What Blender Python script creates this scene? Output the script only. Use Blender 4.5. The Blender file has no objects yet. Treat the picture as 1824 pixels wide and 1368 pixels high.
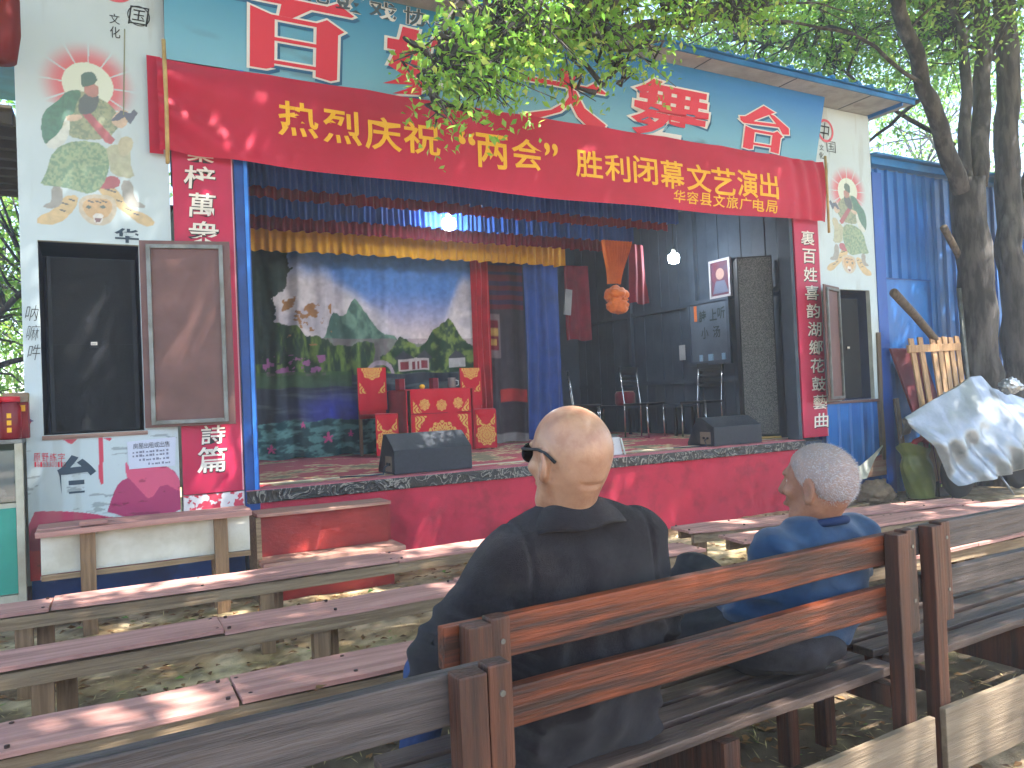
import bpy, bmesh, math, random
import numpy as np
from mathutils import Vector, Matrix

# ------------------------------------------------------------------ camera, world, sun
scn = bpy.context.scene
COL = scn.collection
CAM_H, FPX, PW, PH = 1.35, 1368.0, 1824.0, 1368.0
YAW, PITCH, ROLL = math.radians(28.6), math.radians(1.05), 0.043
_R0 = np.array([math.cos(YAW), -math.sin(YAW), 0.0])
_FW = np.array([math.sin(YAW) * math.cos(PITCH), math.cos(YAW) * math.cos(PITCH), math.sin(PITCH)])
_U0 = np.cross(_R0, _FW)
_CX = math.cos(ROLL) * _R0 - math.sin(ROLL) * _U0
_CY = math.sin(ROLL) * _R0 + math.cos(ROLL) * _U0
_C = np.array([0.0, 0.0, CAM_H])
cam_data = bpy.data.cameras.new('camera')
cam = bpy.data.objects.new('camera', cam_data)
COL.objects.link(cam)
_m = Matrix.Identity(4)
for i in range(3):
    _m[i][0], _m[i][1], _m[i][2], _m[i][3] = _CX[i], _CY[i], -_FW[i], _C[i]
cam.matrix_world = _m
cam_data.sensor_fit = 'HORIZONTAL'
cam_data.sensor_width = 36.0
cam_data.lens = 36.0 * FPX / PW
cam_data.clip_start, cam_data.clip_end = 0.05, 600
scn.camera = cam

SUN = Vector((0.36, -0.36, 0.86)).normalized()          # direction towards the sun
sun_el = math.asin(SUN.z)
sun_az = math.atan2(SUN.x, SUN.y)
world = bpy.data.worlds.new('World')
scn.world = world
world.use_nodes = True
wn, wl = world.node_tree.nodes, world.node_tree.links
wn.clear()
sky = wn.new('ShaderNodeTexSky')
sky.sky_type = 'NISHITA'
sky.sun_disc = False
sky.sun_elevation = sun_el
sky.sun_rotation = sun_az
sky.air_density, sky.dust_density, sky.ozone_density = 1.0, 1.0, 1.5
bg = wn.new('ShaderNodeBackground')
bg.inputs['Strength'].default_value = 0.15
wo = wn.new('ShaderNodeOutputWorld')
wl.new(sky.outputs[0], bg.inputs['Color'])
wl.new(bg.outputs[0], wo.inputs['Surface'])
sun_data = bpy.data.lights.new('sun', 'SUN')
sun_data.energy = 5.0
sun_data.angle = math.radians(0.53)
sun_data.color = (1.0, 0.965, 0.91)
sun = bpy.data.objects.new('sun', sun_data)
COL.objects.link(sun)
sun.rotation_euler = SUN.to_track_quat('Z', 'Y').to_euler()
scn.view_settings.view_transform = 'Standard'
scn.view_settings.look = 'None'
scn.view_settings.gamma = 1.0
scn.view_settings.exposure = 2.15
scn.render.engine = 'CYCLES'
scn.cycles.use_denoising = True
scn.cycles.use_adaptive_sampling = True
scn.cycles.adaptive_threshold = 0.03
scn.cycles.max_bounces = 6
scn.cycles.volume_bounces = 1
scn.cycles.diffuse_bounces = 3
scn.cycles.glossy_bounces = 3
scn.cycles.transmission_bounces = 4
scn.cycles.sample_clamp_indirect = 6.0
scn.cycles.caustics_reflective = False
scn.cycles.caustics_refractive = False

# ------------------------------------------------------------------ photo pixel -> direction, met with a real plane
def ray(x, y):
    return _FW + _CX * (x - PW / 2) / FPX + _CY * (PH / 2 - y) / FPX
def PY(x, y, Y):
    d = ray(x, y); return _C + d * (Y / d[1])
def PX(x, y, X):
    d = ray(x, y); return _C + d * (X / d[0])
def PZ(x, y, Z):
    d = ray(x, y); return _C + d * ((Z - CAM_H) / d[2])
def PP(x, y, p0, n):
    d = ray(x, y); n = np.asarray(n, float)
    return _C + d * (((np.asarray(p0, float) - _C) @ n) / (d @ n))

# ------------------------------------------------------------------ numpy noise
def _hash(ix, iy, iz, seed):
    h = (ix * 374761393 + iy * 668265263 + iz * 2147483647 + seed * 1274126177) & 0xFFFFFFFF
    h = ((h ^ (h >> 13)) * 1274126177) & 0xFFFFFFFF
    h = h ^ (h >> 16)
    return (h & 0xFFFF) / 65535.0
def vnoise(x, y, z=0.0, seed=0):
    x, y, z = np.broadcast_arrays(np.asarray(x, float), np.asarray(y, float), np.asarray(z, float))
    ix, iy, iz = np.floor(x).astype(np.int64), np.floor(y).astype(np.int64), np.floor(z).astype(np.int64)
    fx, fy, fz = x - ix, y - iy, z - iz
    fx, fy, fz = (t * t * (3 - 2 * t) for t in (fx, fy, fz))
    r = 0
    for a in (0, 1):
        wx = fx if a else 1 - fx
        for b in (0, 1):
            wy = fy if b else 1 - fy
            for c in (0, 1):
                wz = fz if c else 1 - fz
                r = r + wx * wy * wz * _hash(ix + a, iy + b, iz + c, seed)
    return r
def fbm(x, y, z=0.0, seed=0, oct=4):
    s, a, f, t = 0, 0.5, 1.0, 0
    for o in range(oct):
        s = s + a * vnoise(np.asarray(x) * f, np.asarray(y) * f, np.asarray(z) * f, seed + o * 17)
        t += a; a *= 0.5; f *= 2.03
    return s / t
def sstep(a, b, x):
    t = np.clip((x - a) / (b - a), 0, 1); return t * t * (3 - 2 * t)

# ------------------------------------------------------------------ colour and materials
def lin(c):
    c = c / 255.0
    return c / 12.92 if c <= 0.04045 else ((c + 0.055) / 1.055) ** 2.4
def S(r, g, b, k=1.0):
    return (min(lin(r) * k, 0.9), min(lin(g) * k, 0.9), min(lin(b) * k, 0.9))
MATS = {}
def mat(name, col, rough=0.7, col2=None, scale=6.0, stretch=(1, 1, 1), bump=0.0, bscale=40.0, metallic=0.0,
        spec=0.3, detail=6.0, lo=0.35, hi=0.65, coat=0.0, sheen=0.0, trans=0.0, emit=None, rvar=0.0, attr=False,
        col3=None, scale3=2.0, lo3=0.55, hi3=0.7, subsurf=0.0):
    if name in MATS: return MATS[name]
    m = bpy.data.materials.new(name); m.use_nodes = True
    n, l = m.node_tree.nodes, m.node_tree.links
    b = n['Principled BSDF']
    b.inputs['Roughness'].default_value = rough
    b.inputs['Metallic'].default_value = metallic
    b.inputs['Specular IOR Level'].default_value = spec
    b.inputs['Coat Weight'].default_value = coat
    b.inputs['Sheen Weight'].default_value = sheen
    if subsurf:
        b.inputs['Subsurface Weight'].default_value = subsurf
        b.inputs['Subsurface Radius'].default_value = (0.012, 0.005, 0.003)
        b.inputs['Subsurface Scale'].default_value = 1.0
    tc = n.new('ShaderNodeTexCoord'); mp = n.new('ShaderNodeMapping')
    mp.inputs['Scale'].default_value = stretch
    l.new(tc.outputs['Object'], mp.inputs['Vector'])
    base = None
    if attr:
        at = n.new('ShaderNodeAttribute'); at.attribute_name = 'Col'
        base = at.outputs['Color']
    def noise(sc, det=detail):
        t = n.new('ShaderNodeTexNoise'); t.inputs['Scale'].default_value = sc
        t.inputs['Detail'].default_value = det; t.inputs['Roughness'].default_value = 0.62
        l.new(mp.outputs[0], t.inputs['Vector']); return t.outputs['Fac']
    def ramp(fac, a, c):
        r = n.new('ShaderNodeMapRange'); r.inputs['From Min'].default_value = a; r.inputs['From Max'].default_value = c
        l.new(fac, r.inputs['Value']); return r.outputs[0]
    def mix(f, a, c):
        x = n.new('ShaderNodeMix'); x.data_type = 'RGBA'
        l.new(f, x.inputs['Factor'])
        for i, v in ((6, a), (7, c)):
            if isinstance(v, tuple): x.inputs[i].default_value = (*v, 1)
            else: l.new(v, x.inputs[i])
        return x.outputs[2]
    cur = base if base is not None else col
    if col2 is not None:
        cur = mix(ramp(noise(scale), lo, hi), cur, col2)
    if col3 is not None:
        cur = mix(ramp(noise(scale3), lo3, hi3), cur, col3)
    if isinstance(cur, tuple): b.inputs['Base Color'].default_value = (*cur, 1)
    else: l.new(cur, b.inputs['Base Color'])
    if rvar:
        r = n.new('ShaderNodeMapRange'); r.inputs['To Min'].default_value = max(rough - rvar, 0.05)
        r.inputs['To Max'].default_value = min(rough + rvar, 1)
        l.new(noise(scale * 1.7), r.inputs['Value']); l.new(r.outputs[0], b.inputs['Roughness'])
    if bump:
        bn = n.new('ShaderNodeBump'); bn.inputs['Strength'].default_value = bump; bn.inputs['Distance'].default_value = 0.01
        l.new(noise(bscale, 4.0), bn.inputs['Height']); l.new(bn.outputs[0], b.inputs['Normal'])
    if emit:
        b.inputs['Emission Color'].default_value = (*emit[0], 1); b.inputs['Emission Strength'].default_value = emit[1]
    if trans:
        tr = n.new('ShaderNodeBsdfTranslucent'); mx = n.new('ShaderNodeMixShader'); mx.inputs[0].default_value = trans
        if isinstance(cur, tuple): tr.inputs[0].default_value = (*cur, 1)
        else: l.new(cur, tr.inputs[0])
        out = n['Material Output']
        l.new(b.outputs[0], mx.inputs[1]); l.new(tr.outputs[0], mx.inputs[2]); l.new(mx.outputs[0], out.inputs['Surface'])
    MATS[name] = m
    return m

# ------------------------------------------------------------------ object helpers
def tag(o, label=None, cat=None, group=None, kind=None):
    if label: o['label'] = label
    if cat: o['category'] = cat
    if group: o['group'] = group
    if kind: o['kind'] = kind
    return o
def thing(name, label, cat, loc=(0, 0, 0), group=None, rz=0.0):
    o = bpy.data.objects.new(name, None); COL.objects.link(o)
    o.location = loc; o.rotation_euler = (0, 0, rz); o.empty_display_size = 0.1
    return tag(o, label, cat, group)
def link(name, me, m=None, parent=None, smooth=False, world=True):
    if m is not None and not me.materials: me.materials.append(m)
    o = bpy.data.objects.new(name, me); COL.objects.link(o)
    if parent is not None:
        o.parent = parent
        if world:      # mesh given in world coordinates
            mw = Matrix.Identity(4)
            chain = []
            p = parent
            while p is not None: chain.append(p); p = p.parent
            for q in reversed(chain):
                mw = mw @ q.matrix_parent_inverse @ q.matrix_basis
            o.matrix_parent_inverse = mw.inverted()
    if smooth: me.polygons.foreach_set('use_smooth', [True] * len(me.polygons))
    return o
class MB:
    def __init__(s): s.v, s.f = [], []
    def add(s, vs, fs):
        k = len(s.v); s.v += [tuple(map(float, v)) for v in vs]; s.f += [tuple(i + k for i in f) for f in fs]; return s
    def box(s, lo, hi, rot=None, piv=None):
        x0, y0, z0 = lo; x1, y1, z1 = hi
        vs = [Vector(p) for p in ((x0, y0, z0), (x1, y0, z0), (x1, y1, z0), (x0, y1, z0), (x0, y0, z1), (x1, y0, z1), (x1, y1, z1), (x0, y1, z1))]
        if rot is not None:
            piv = Vector(piv if piv is not None else [(a + b) / 2 for a, b in zip(lo, hi)])
            vs = [rot @ (v - piv) + piv for v in vs]
        return s.add(vs, [(0, 3, 2, 1), (4, 5, 6, 7), (0, 1, 5, 4), (1, 2, 6, 5), (2, 3, 7, 6), (3, 0, 4, 7)])
    def bar(s, a, b, w, h, up=(0, 0, 1)):
        a, b = Vector(a), Vector(b); d = (b - a).normalized(); u = Vector(up)
        if abs(d.dot(u)) > 0.97: u = Vector((0, 1, 0))
        r = d.cross(u).normalized(); u = r.cross(d)
        vs = [p + r * (sx * w / 2) + u * (sy * h / 2) for p in (a, b) for sx, sy in ((-1, -1), (1, -1), (1, 1), (-1, 1))]
        return s.add(vs, [(0, 1, 2, 3), (7, 6, 5, 4), (0, 4, 5, 1), (1, 5, 6, 2), (2, 6, 7, 3), (3, 7, 4, 0)])
    def tube(s, pts, rad, n=8, jit=0.0, seed=0, cap=True):
        pts = [Vector(p) for p in pts]; rr = rad if hasattr(rad, '__len__') else [rad] * len(pts)
        rg = random.Random(seed); vs = []; ref = Vector((0.31, 0.2, 0.93))
        for i, p in enumerate(pts):
            d = (pts[min(i + 1, len(pts) - 1)] - pts[max(i - 1, 0)]).normalized()
            if abs(d.dot(ref)) > 0.95: ref = Vector((0.9, 0.3, 0.1))
            r = d.cross(ref).normalized(); u = r.cross(d); ref = u
            for k in range(n):
                a = 2 * math.pi * k / n; q = rr[i] * (1 + jit * (rg.random() - 0.5))
                vs.append(p + r * (math.cos(a) * q) + u * (math.sin(a) * q))
        fs = []
        for i in range(len(pts) - 1):
            for k in range(n):
                fs.append((i * n + k, i * n + (k + 1) % n, (i + 1) * n + (k + 1) % n, (i + 1) * n + k))
        if cap:
            fs.append(tuple(reversed(range(n)))); fs.append(tuple(range((len(pts) - 1) * n, len(pts) * n)))
        return s.add(vs, fs)
    def lathe(s, c, prof, n=20):
        vs, fs = [], []
        for r, z in prof:
            for k in range(n):
                a = 2 * math.pi * k / n; vs.append((c[0] + r * math.cos(a), c[1] + r * math.sin(a), c[2] + z))
        for i in range(len(prof) - 1):
            for k in range(n): fs.append((i * n + k, i * n + (k + 1) % n, (i + 1) * n + (k + 1) % n, (i + 1) * n + k))
        fs.append(tuple(reversed(range(n)))); fs.append(tuple(range((len(prof) - 1) * n, len(prof) * n)))
        return s.add(vs, fs)
    def prism(s, poly, d):
        n = len(poly); d = Vector(d)
        return s.add(list(poly) + [Vector(p) + d for p in poly],
                     [tuple(range(n)), tuple(reversed(range(n, 2 * n)))] + [(i, i + n, (i + 1) % n + n, (i + 1) % n) for i in range(n)])
    def mesh(s, name='m'):
        me = bpy.data.meshes.new(name); me.from_pydata(s.v, [], s.f); me.validate(); me.update(); return me
    def build(s, name, m, parent=None, smooth=False, bevel=0.0, recalc=True, wob=0.0, cuts=0, M=None):
        me = s.mesh(name)
        if recalc or bevel or cuts:
            bm = bmesh.new(); bm.from_mesh(me)
            if cuts: bmesh.ops.subdivide_edges(bm, edges=[e for e in bm.edges if e.calc_length() > 0.25], cuts=cuts, use_grid_fill=True)
            if wob:
                sd = random.random() * 50
                for v in bm.verts:
                    c = v.co
                    for ax in range(3):
                        v.co[ax] += wob * 2 * (float(vnoise(c.x * 3 + sd + ax * 9, c.y * 3, c.z * 3)) - 0.5)
            if bevel: bmesh.ops.bevel(bm, geom=list(bm.edges), offset=bevel, segments=2, affect='EDGES', profile=0.6)
            bmesh.ops.recalc_face_normals(bm, faces=bm.faces)
            bm.to_mesh(me); bm.free()
        if M is not None: me.transform(M)
        return link(name, me, m, parent, smooth)
def grid_mesh(name, P, mask=None, cols=None, flip=False):
    """P: (ny,nx,3) array of points -> quad grid, optional per-vertex colour and face mask"""
    ny, nx = P.shape[:2]
    idx = np.arange(ny * nx).reshape(ny, nx)
    q = np.stack([idx[:-1, :-1], idx[:-1, 1:], idx[1:, 1:], idx[1:, :-1]], -1)
    if flip: q = q[..., ::-1]
    q = q[mask] if mask is not None else q.reshape(-1, 4)
    me = bpy.data.meshes.new(name)
    me.vertices.add(ny * nx); me.vertices.foreach_set('co', P.astype(np.float32).ravel())
    nf = len(q)
    me.loops.add(nf * 4); me.loops.foreach_set('vertex_index', q.astype(np.int32).ravel())
    me.polygons.add(nf); me.polygons.foreach_set('loop_start', np.arange(0, nf * 4, 4, dtype=np.int32))
    me.update(calc_edges=True)
    if cols is not None: set_cols(me, cols.reshape(-1, 3))
    return me
def set_cols(me, c):
    a = me.color_attributes.new('Col', 'FLOAT_COLOR', 'POINT')
    full = np.ones((len(c), 4), np.float32); full[:, :3] = c
    a.data.foreach_set('color', full.ravel())
def tri_mesh(name, V, Fs):
    me = bpy.data.meshes.new(name)
    me.vertices.add(len(V)); me.vertices.foreach_set('co', np.asarray(V, np.float32).ravel())
    k = Fs.shape[1]; nf = len(Fs)
    me.loops.add(nf * k); me.loops.foreach_set('vertex_index', Fs.astype(np.int32).ravel())
    me.polygons.add(nf); me.polygons.foreach_set('loop_start', np.arange(0, nf * k, k, dtype=np.int32))
    me.update(calc_edges=True); return me
def inpoly(x, y, poly):
    poly = np.asarray(poly, float); r = np.zeros(np.shape(x), bool); n = len(poly)
    for i in range(n):
        x0, y0 = poly[i]; x1, y1 = poly[(i + 1) % n]
        if y0 == y1: continue
        c = ((y0 > y) != (y1 > y)) & (x < (x1 - x0) * (y - y0) / (y1 - y0) + x0)
        r ^= c
    return r
def smoothpoly(poly, it=2):
    p = np.asarray(poly, float)
    for _ in range(it):
        q = np.roll(p, -1, 0); p = np.stack([p * .75 + q * .25, p * .25 + q * .75], 1).reshape(-1, 2)
    return p

# ------------------------------------------------------------------ lettering (built-in font, turned into meshes)
def _curve_mesh(cu):
    o = bpy.data.objects.new('t', cu); COL.objects.link(o)
    dg = bpy.context.evaluated_depsgraph_get(); dg.update()
    me = bpy.data.meshes.new_from_object(o.evaluated_get(dg))
    bpy.data.objects.remove(o); return me
_glyph = {}
def glyph(ch, off=0.0, ext=0.0):
    k = (ch, off, ext)
    if k not in _glyph:
        cu = bpy.data.curves.new('g', 'FONT'); cu.body = ch; cu.size = 1.0; cu.offset = off; cu.extrude = ext
        cu.resolution_u = 3
        me = _curve_mesh(cu); n = len(me.vertices); co = np.empty(n * 3, np.float32); me.vertices.foreach_get('co', co)
        _glyph[k] = (me, co.reshape(-1, 3))
    return _glyph[k]
STROKES = {   # bold serif strokes drawn by hand, unit box
    '百': [[(0, .93), (.06, .99), (.78, .99), (.86, 1.06), (1.0, .93), (.98, .91), (.05, .90)],
          [(.42, .92), (.66, .92), (.50, .74), (.40, .74)],
          [(.18, .80), (.36, .72), (.36, .02), (.30, -.02), (.18, -.02)],
          [(.70, .73), (.78, .80), (.92, .68), (.87, .62), (.87, -.02), (.82, -.05), (.70, -.02)],
          [(.34, .68), (.34, .73), (.73, .73), (.73, .68)], [(.34, .39), (.34, .43), (.73, .43), (.73, .39)], [(.34, .07), (.34, .11), (.73, .11), (.73, .07)]],
    '大': [[(.04, .66), (.06, .71), (.74, .71), (.82, .80), (.97, .66), (.96, .64), (.04, .64)],
          [(.40, 1.0), (.60, .95), (.58, .60), (.50, .36), (.34, .16), (.0, 0), (.0, -.03), (.22, .0), (.44, .16), (.56, .36), (.60, .5), (.40, .72)],
          [(.52, .60), (.60, .60), (.72, .30), (1.0, .04), (.98, -.03), (.80, -.05), (.66, .12), (.54, .42)]],
    '台': [[(.44, 1.02), (.66, .92), (.30, .66), (.26, .60), (.04, .60), (.02, .68), (.12, .70)],
          [(.04, .60), (.86, .66), (.86, .60), (.10, .55)],
          [(.56, .86), (.66, .84), (.98, .60), (1.0, .46), (.88, .44), (.80, .58), (.62, .78)],
          [(.14, .48), (.32, .42), (.32, -.02), (.26, -.04), (.14, -.02)],
          [(.68, .42), (.76, .48), (.88, .38), (.84, .34), (.84, -.04), (.68, -.02)],
          [(.30, .38), (.30, .43), (.71, .43), (.71, .38)], [(.30, .08), (.30, .12), (.71, .12), (.71, .08)]],
}
def strokes_glyph(ch, off):
    vs, fs = [], []
    for i, st in enumerate(STROKES[ch]):
        cu = bpy.data.curves.new('g', 'CURVE'); cu.dimensions = '2D'; cu.fill_mode = 'BOTH'; cu.offset = off
        pts = st
        if len(st) > 7 and ch == '大': pts = [tuple(p) for p in st]
        sp = cu.splines.new('POLY'); sp.points.add(len(pts) - 1)
        for q, p in zip(sp.points, pts): q.co = (p[0], p[1], 0, 1)
        sp.use_cyclic_u = True
        me = _curve_mesh(cu); k = len(vs)
        vs += [(v.co.x, v.co.y, i * 0.0008) for v in me.vertices]; fs += [tuple(a + k for a in p.vertices) for p in me.polygons]
        bpy.data.meshes.remove(me)
    return np.array(vs, np.float32), fs
def char_obj(ch, name, m, parent, to3d, w, h, off=0.02, strokes=False, lift=0.0, shear=0.0, box=None):
    """glyph fitted to a w x h box; to3d(u,v,lift) maps box metres (centre origin) to the world"""
    if strokes:
        co, fs = strokes_glyph(ch, off); lo, hi = np.array([0, -.04]), np.array([1, 1.04])
    else:
        me0, co = glyph(ch, off)
        fs = [tuple(p.vertices) for p in me0.polygons]
        _, c0 = glyph(ch, 0.0)
        if len(co) == 0: return None
        lo, hi = c0[:, :2].min(0), c0[:, :2].max(0)
        if box: lo, hi = np.array(box[:2]), np.array(box[2:])
    c = (lo + hi) / 2; sz = hi - lo
    u = (co[:, 0] - c[0]) / sz[0] * w; v = (co[:, 1] - c[1]) / sz[1] * h
    u = u + shear * v
    P = [to3d(a, b, lift + float(z)) for a, b, z in zip(u, v, co[:, 2])]
    me = bpy.data.meshes.new(name); me.from_pydata(P, [], fs); me.update()
    return link(name, me, m, parent)
def plane_map(c, right, up, out):
    c, right, up, out = (np.asarray(a, float) for a in (c, right, up, out))
    return lambda u, v, l: tuple(c + right * u + up * v + out * l)
# ------------------------------------------------------------------ shared materials
M_white = mat('white_paint', S(205, 208, 200), 0.6, S(170, 172, 160), 3, bump=0.1)
M_blue = mat('blue_sheet', S(24, 92, 166), 0.42, S(46, 116, 186), 3.0, (1.5, 1, .25), spec=0.45, rvar=0.15, col3=S(18, 66, 126), scale3=3.0)
M_bluedk = mat('blue_post_paint', S(20, 76, 150), 0.4, S(16, 54, 112), 3.0)
M_rooftop = mat('roof_sheet_blue', S(40, 120, 180), 0.45, S(30, 95, 150), 3.0)
M_soffit = mat('soffit_grey', S(168, 170, 172), 0.7, S(134, 136, 138), 2.5, col3=S(90, 82, 75), scale3=1.1, lo3=.62, hi3=.8)
M_dark = mat('dark_steel', S(46, 57, 70), 0.6, S(60, 71, 84), 2.5, spec=0.3)
M_black = mat('black_matte', S(22, 25, 30), 0.6, S(30, 34, 40), 8.0)
M_print = mat('printed_vinyl', (1, 1, 1), 0.5, spec=0.3, attr=True)
M_printcloth = mat('printed_cloth', (1, 1, 1), 0.85, attr=True, sheen=0.1)
M_brown = mat('brown_door_sheet', S(112, 78, 72), 0.42, S(98, 68, 62), 4.0, rvar=0.1)
M_steel = mat('galvanised_frame', S(128, 130, 126), 0.45, S(100, 98, 92), 8.0, metallic=0.5)
M_redboard = mat('red_board', S(190, 36, 76), 0.45, S(166, 28, 62), 2.0, (1, 1, .3), rvar=0.12)
M_apron = mat('red_apron_felt', S(192, 46, 70), 0.75, S(172, 38, 60), 2.5, bump=0.25, bscale=120, col3=S(128, 36, 48), scale3=3.5, lo3=.5, hi3=.75)
M_goldtxt = mat('gold_lettering', S(232, 172, 40), 0.6)
M_goldtxt2 = mat('pale_gold_lettering', S(225, 190, 120), 0.6)
M_whitetxt = mat('white_lettering', S(222, 214, 202), 0.6)
M_redtxt = mat('red_lettering', S(205, 40, 62), 0.5)
M_greytxt = mat('grey_lettering', S(62, 78, 88), 0.5)
M_navytxt = mat('navy_shadow_ink', S(38, 92, 130), 0.6)
M_ink = mat('black_ink', S(40, 42, 44), 0.7)
M_blk_slate = mat('slate_lettering', S(54, 70, 84), 0.6)
M_lamp = mat('lamp_glow', (1, 1, 1), 0.5, emit=((0.82, 0.92, 1.0), 80.0))
M_chrome = mat('chrome', S(200, 205, 210), 0.25, metallic=0.9)
M_wood = {}
def wood(name, a, b, rough=0.75, sc=5.0, axis='x', dark=None, dlo=.6, dhi=.75, k=1.0):
    st = {'x': (.45, 9, 9), 'z': (9, 9, .45), 'y': (9, .45, 9)}[axis]
    return mat(name, S(*a, k), rough, S(*b, k), sc, st, bump=0.45, bscale=11, lo=.40, hi=.60, rvar=.12,
               col3=S(*dark, k) if dark else None, scale3=1.6, lo3=dlo, hi3=dhi)
M_plank = wood('pink_ply_top', (190, 142, 130), (162, 116, 106), 0.65, 3.0, dark=(112, 84, 75))
M_frame = wood('raw_bench_timber', (150, 128, 100), (122, 100, 76), 0.8, dark=(80, 66, 52))
M_leg = wood('raw_leg_timber', (140, 112, 84), (112, 88, 64), 0.8, axis='z', dark=(76, 60, 46))
M_bench = wood('varnished_bench_timber', (128, 62, 34), (64, 40, 30), 0.48, 3.0, dark=(42, 33, 31), dlo=.5, dhi=.62)
M_benchg = wood('weathered_bench_timber', (88, 78, 74), (62, 55, 53), 0.5, 4.0, dark=(44, 39, 38), dlo=.52, dhi=.7)
M_benchp = wood('bench_post_timber', (98, 60, 44), (64, 45, 38), 0.5, 3.0, axis='z', dark=(46, 36, 33), dlo=.5, dhi=.65)
M_ply = wood('pale_ply', (142, 124, 102), (122, 104, 84), 0.8, 2.0, dark=(92, 78, 64))
M_seat = wood('seat_slat_timber', (100, 82, 72), (72, 58, 52), 0.48, 4.0, dark=(50, 42, 39), dlo=.5, dhi=.7)

# ------------------------------------------------------------------ ground
def axis_coords(lo, hi, step, far, growth=1.28):
    a = list(np.arange(lo, hi + 1e-6, step)); s = step
    while a[-1] < far: s *= growth; a.append(a[-1] + s)
    s = step
    while a[0] > -far: s *= growth; a.insert(0, a[0] - s)
    return np.array(a)
gx = axis_coords(-1.2, 9.5, 0.035, 60); gy = axis_coords(0.6, 6.4, 0.035, 60)
GX, GY = np.meshgrid(gx, gy)
def ground_h(x, y):
    near = sstep(30, 8, np.hypot(x - 4, y - 3))
    return near * (0.05 * (fbm(x * .8, y * .8, seed=3) - .5) + 0.022 * (fbm(x * 6, y * 6, seed=5, oct=3) - .5)) - 0.012
rng0 = np.random.default_rng(1)
n1 = fbm(GX * .9, GY * 1.3, seed=11); n2 = fbm(GX * 5, GY * 5, seed=12); n3 = fbm(GX * 14, GY * 14, seed=13, oct=3)
cA = np.array(S(204, 182, 146)); cB = np.array(S(164, 138, 102)); cD = np.array(S(84, 71, 60)); cM = np.array(S(122, 114, 76)); cS = np.array(S(186, 162, 136))
gc = cA + (cB - cA) * sstep(.35, .6, n2)[..., None]
soil = np.clip(sstep(.25, 0, np.abs(GY - 3.15 + .25 * (n1 - .5)) - .22) + sstep(.4, 0, np.abs(GY - 2.3) - .25), 0, 1)
soil = np.clip(soil * sstep(.2, .5, n2 + .25) + .7 * sstep(.56, .7, n1), 0, 1)
gc = gc + (cD - gc) * (soil * (.75 + .25 * n3))[..., None]
gc = gc + (cM - gc) * (.7 * sstep(.55, .68, fbm(GX * 1.7, GY * 1.7, seed=31)) * sstep(.4, .6, n3))[..., None]
gc = gc + (cS - gc) * (sstep(1.9, 1.2, GY) * .8)[..., None]
gc = gc * np.clip(.25 + 1.5 * n3 + .35 * (rng0.random(n3.shape) - .5), .25, 1.5)[..., None]
far = sstep(12, 30, np.hypot(GX - 4, GY - 3))[..., None]
gc = gc * (1 - far) + np.array(S(90, 92, 60)) * far
Pg = np.stack([GX, GY, ground_h(GX, GY)], -1)
M_ground = mat('trodden_earth', (1, 1, 1), 0.95, attr=True, bump=0.9, bscale=90, spec=0.1)
tag(link('ground', grid_mesh('ground', Pg, cols=np.clip(gc, 0, .9)), M_ground, smooth=True), kind='structure')
rng = np.random.default_rng(7)
def leaf_quads(P, D, N, L, Wd, fold=0.25):
    """flat-folded leaves: base, left, tip, right -> two triangles each"""
    D = D / np.linalg.norm(D, axis=1, keepdims=True)
    Sd = np.cross(D, N); Sd /= np.linalg.norm(Sd, axis=1, keepdims=True) + 1e-9
    Nn = np.cross(Sd, D)
    L, Wd = L[:, None], Wd[:, None]
    mid = P + D * L * .45
    V = np.stack([P, mid + Sd * Wd / 2 + Nn * Wd * fold, P + D * L, mid - Sd * Wd / 2 + Nn * Wd * fold], 1).reshape(-1, 3)
    b = np.arange(len(P))[:, None] * 4
    F = np.concatenate([b + [0, 1, 2], b + [0, 2, 3]], 1).reshape(-1, 3)
    return V, F
def leaf_mesh(name, P, L, droop=0.5, seed=1, up=1.0, wr=0.5, cols=None):
    r = np.random.default_rng(seed); n = len(P)
    D = r.normal(size=(n, 3)); D[:, 2] -= droop
    N = r.normal(size=(n, 3)) * .8; N[:, 2] += up
    Ls = L * r.uniform(.65, 1.25, n)
    V, F = leaf_quads(P, D, N, Ls, Ls * wr * r.uniform(.8, 1.2, n))
    me = tri_mesh(name, V, F)
    if cols is not None:
        t = r.random(n)[:, None]; c = np.array(cols[0]) * (1 - t) + np.array(cols[1]) * t
        k = r.random(n) < .12; c[k] = np.array(cols[2])
        set_cols(me, np.repeat(c, 4, 0))
    return me
# leaf litter and straw lying on the earth
nl = 15000
lx = rng.uniform(-1.0, 8.5, nl); ly = rng.uniform(1.0, 5.9, nl)
Pl = np.stack([lx, ly, ground_h(lx, ly) + .006], 1)
D = np.stack([rng.normal(size=nl), rng.normal(size=nl), rng.normal(size=nl) * .12], 1); N = np.tile([0., 0, 1], (nl, 1)) + rng.normal(size=(nl, 3)) * .25
kind = rng.random(nl) < .78
L = np.where(kind, rng.uniform(.03, .09, nl), rng.uniform(.04, .075, nl)); Wd = np.where(kind, rng.uniform(.003, .007, nl), L * .5)
V, F = leaf_quads(Pl, D, N, L, Wd, .2)
me = tri_mesh('litter', V, F)
cc = np.where(kind[:, None], np.array(S(205, 182, 128)) * rng.uniform(.35, 1.15, (nl, 1)), np.array(S(128, 92, 58)) * rng.uniform(.5, 1.5, (nl, 1)))
gk = rng.random(nl) < .06; cc[gk] = np.array(S(120, 150, 70))
set_cols(me, np.repeat(cc, 4, 0))
tag(link('leaf_litter', me, mat('dry_litter', (1, 1, 1), .9, attr=True)), 'dry straw and fallen leaves scattered over the bare earth', 'litter', kind='stuff')

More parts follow.
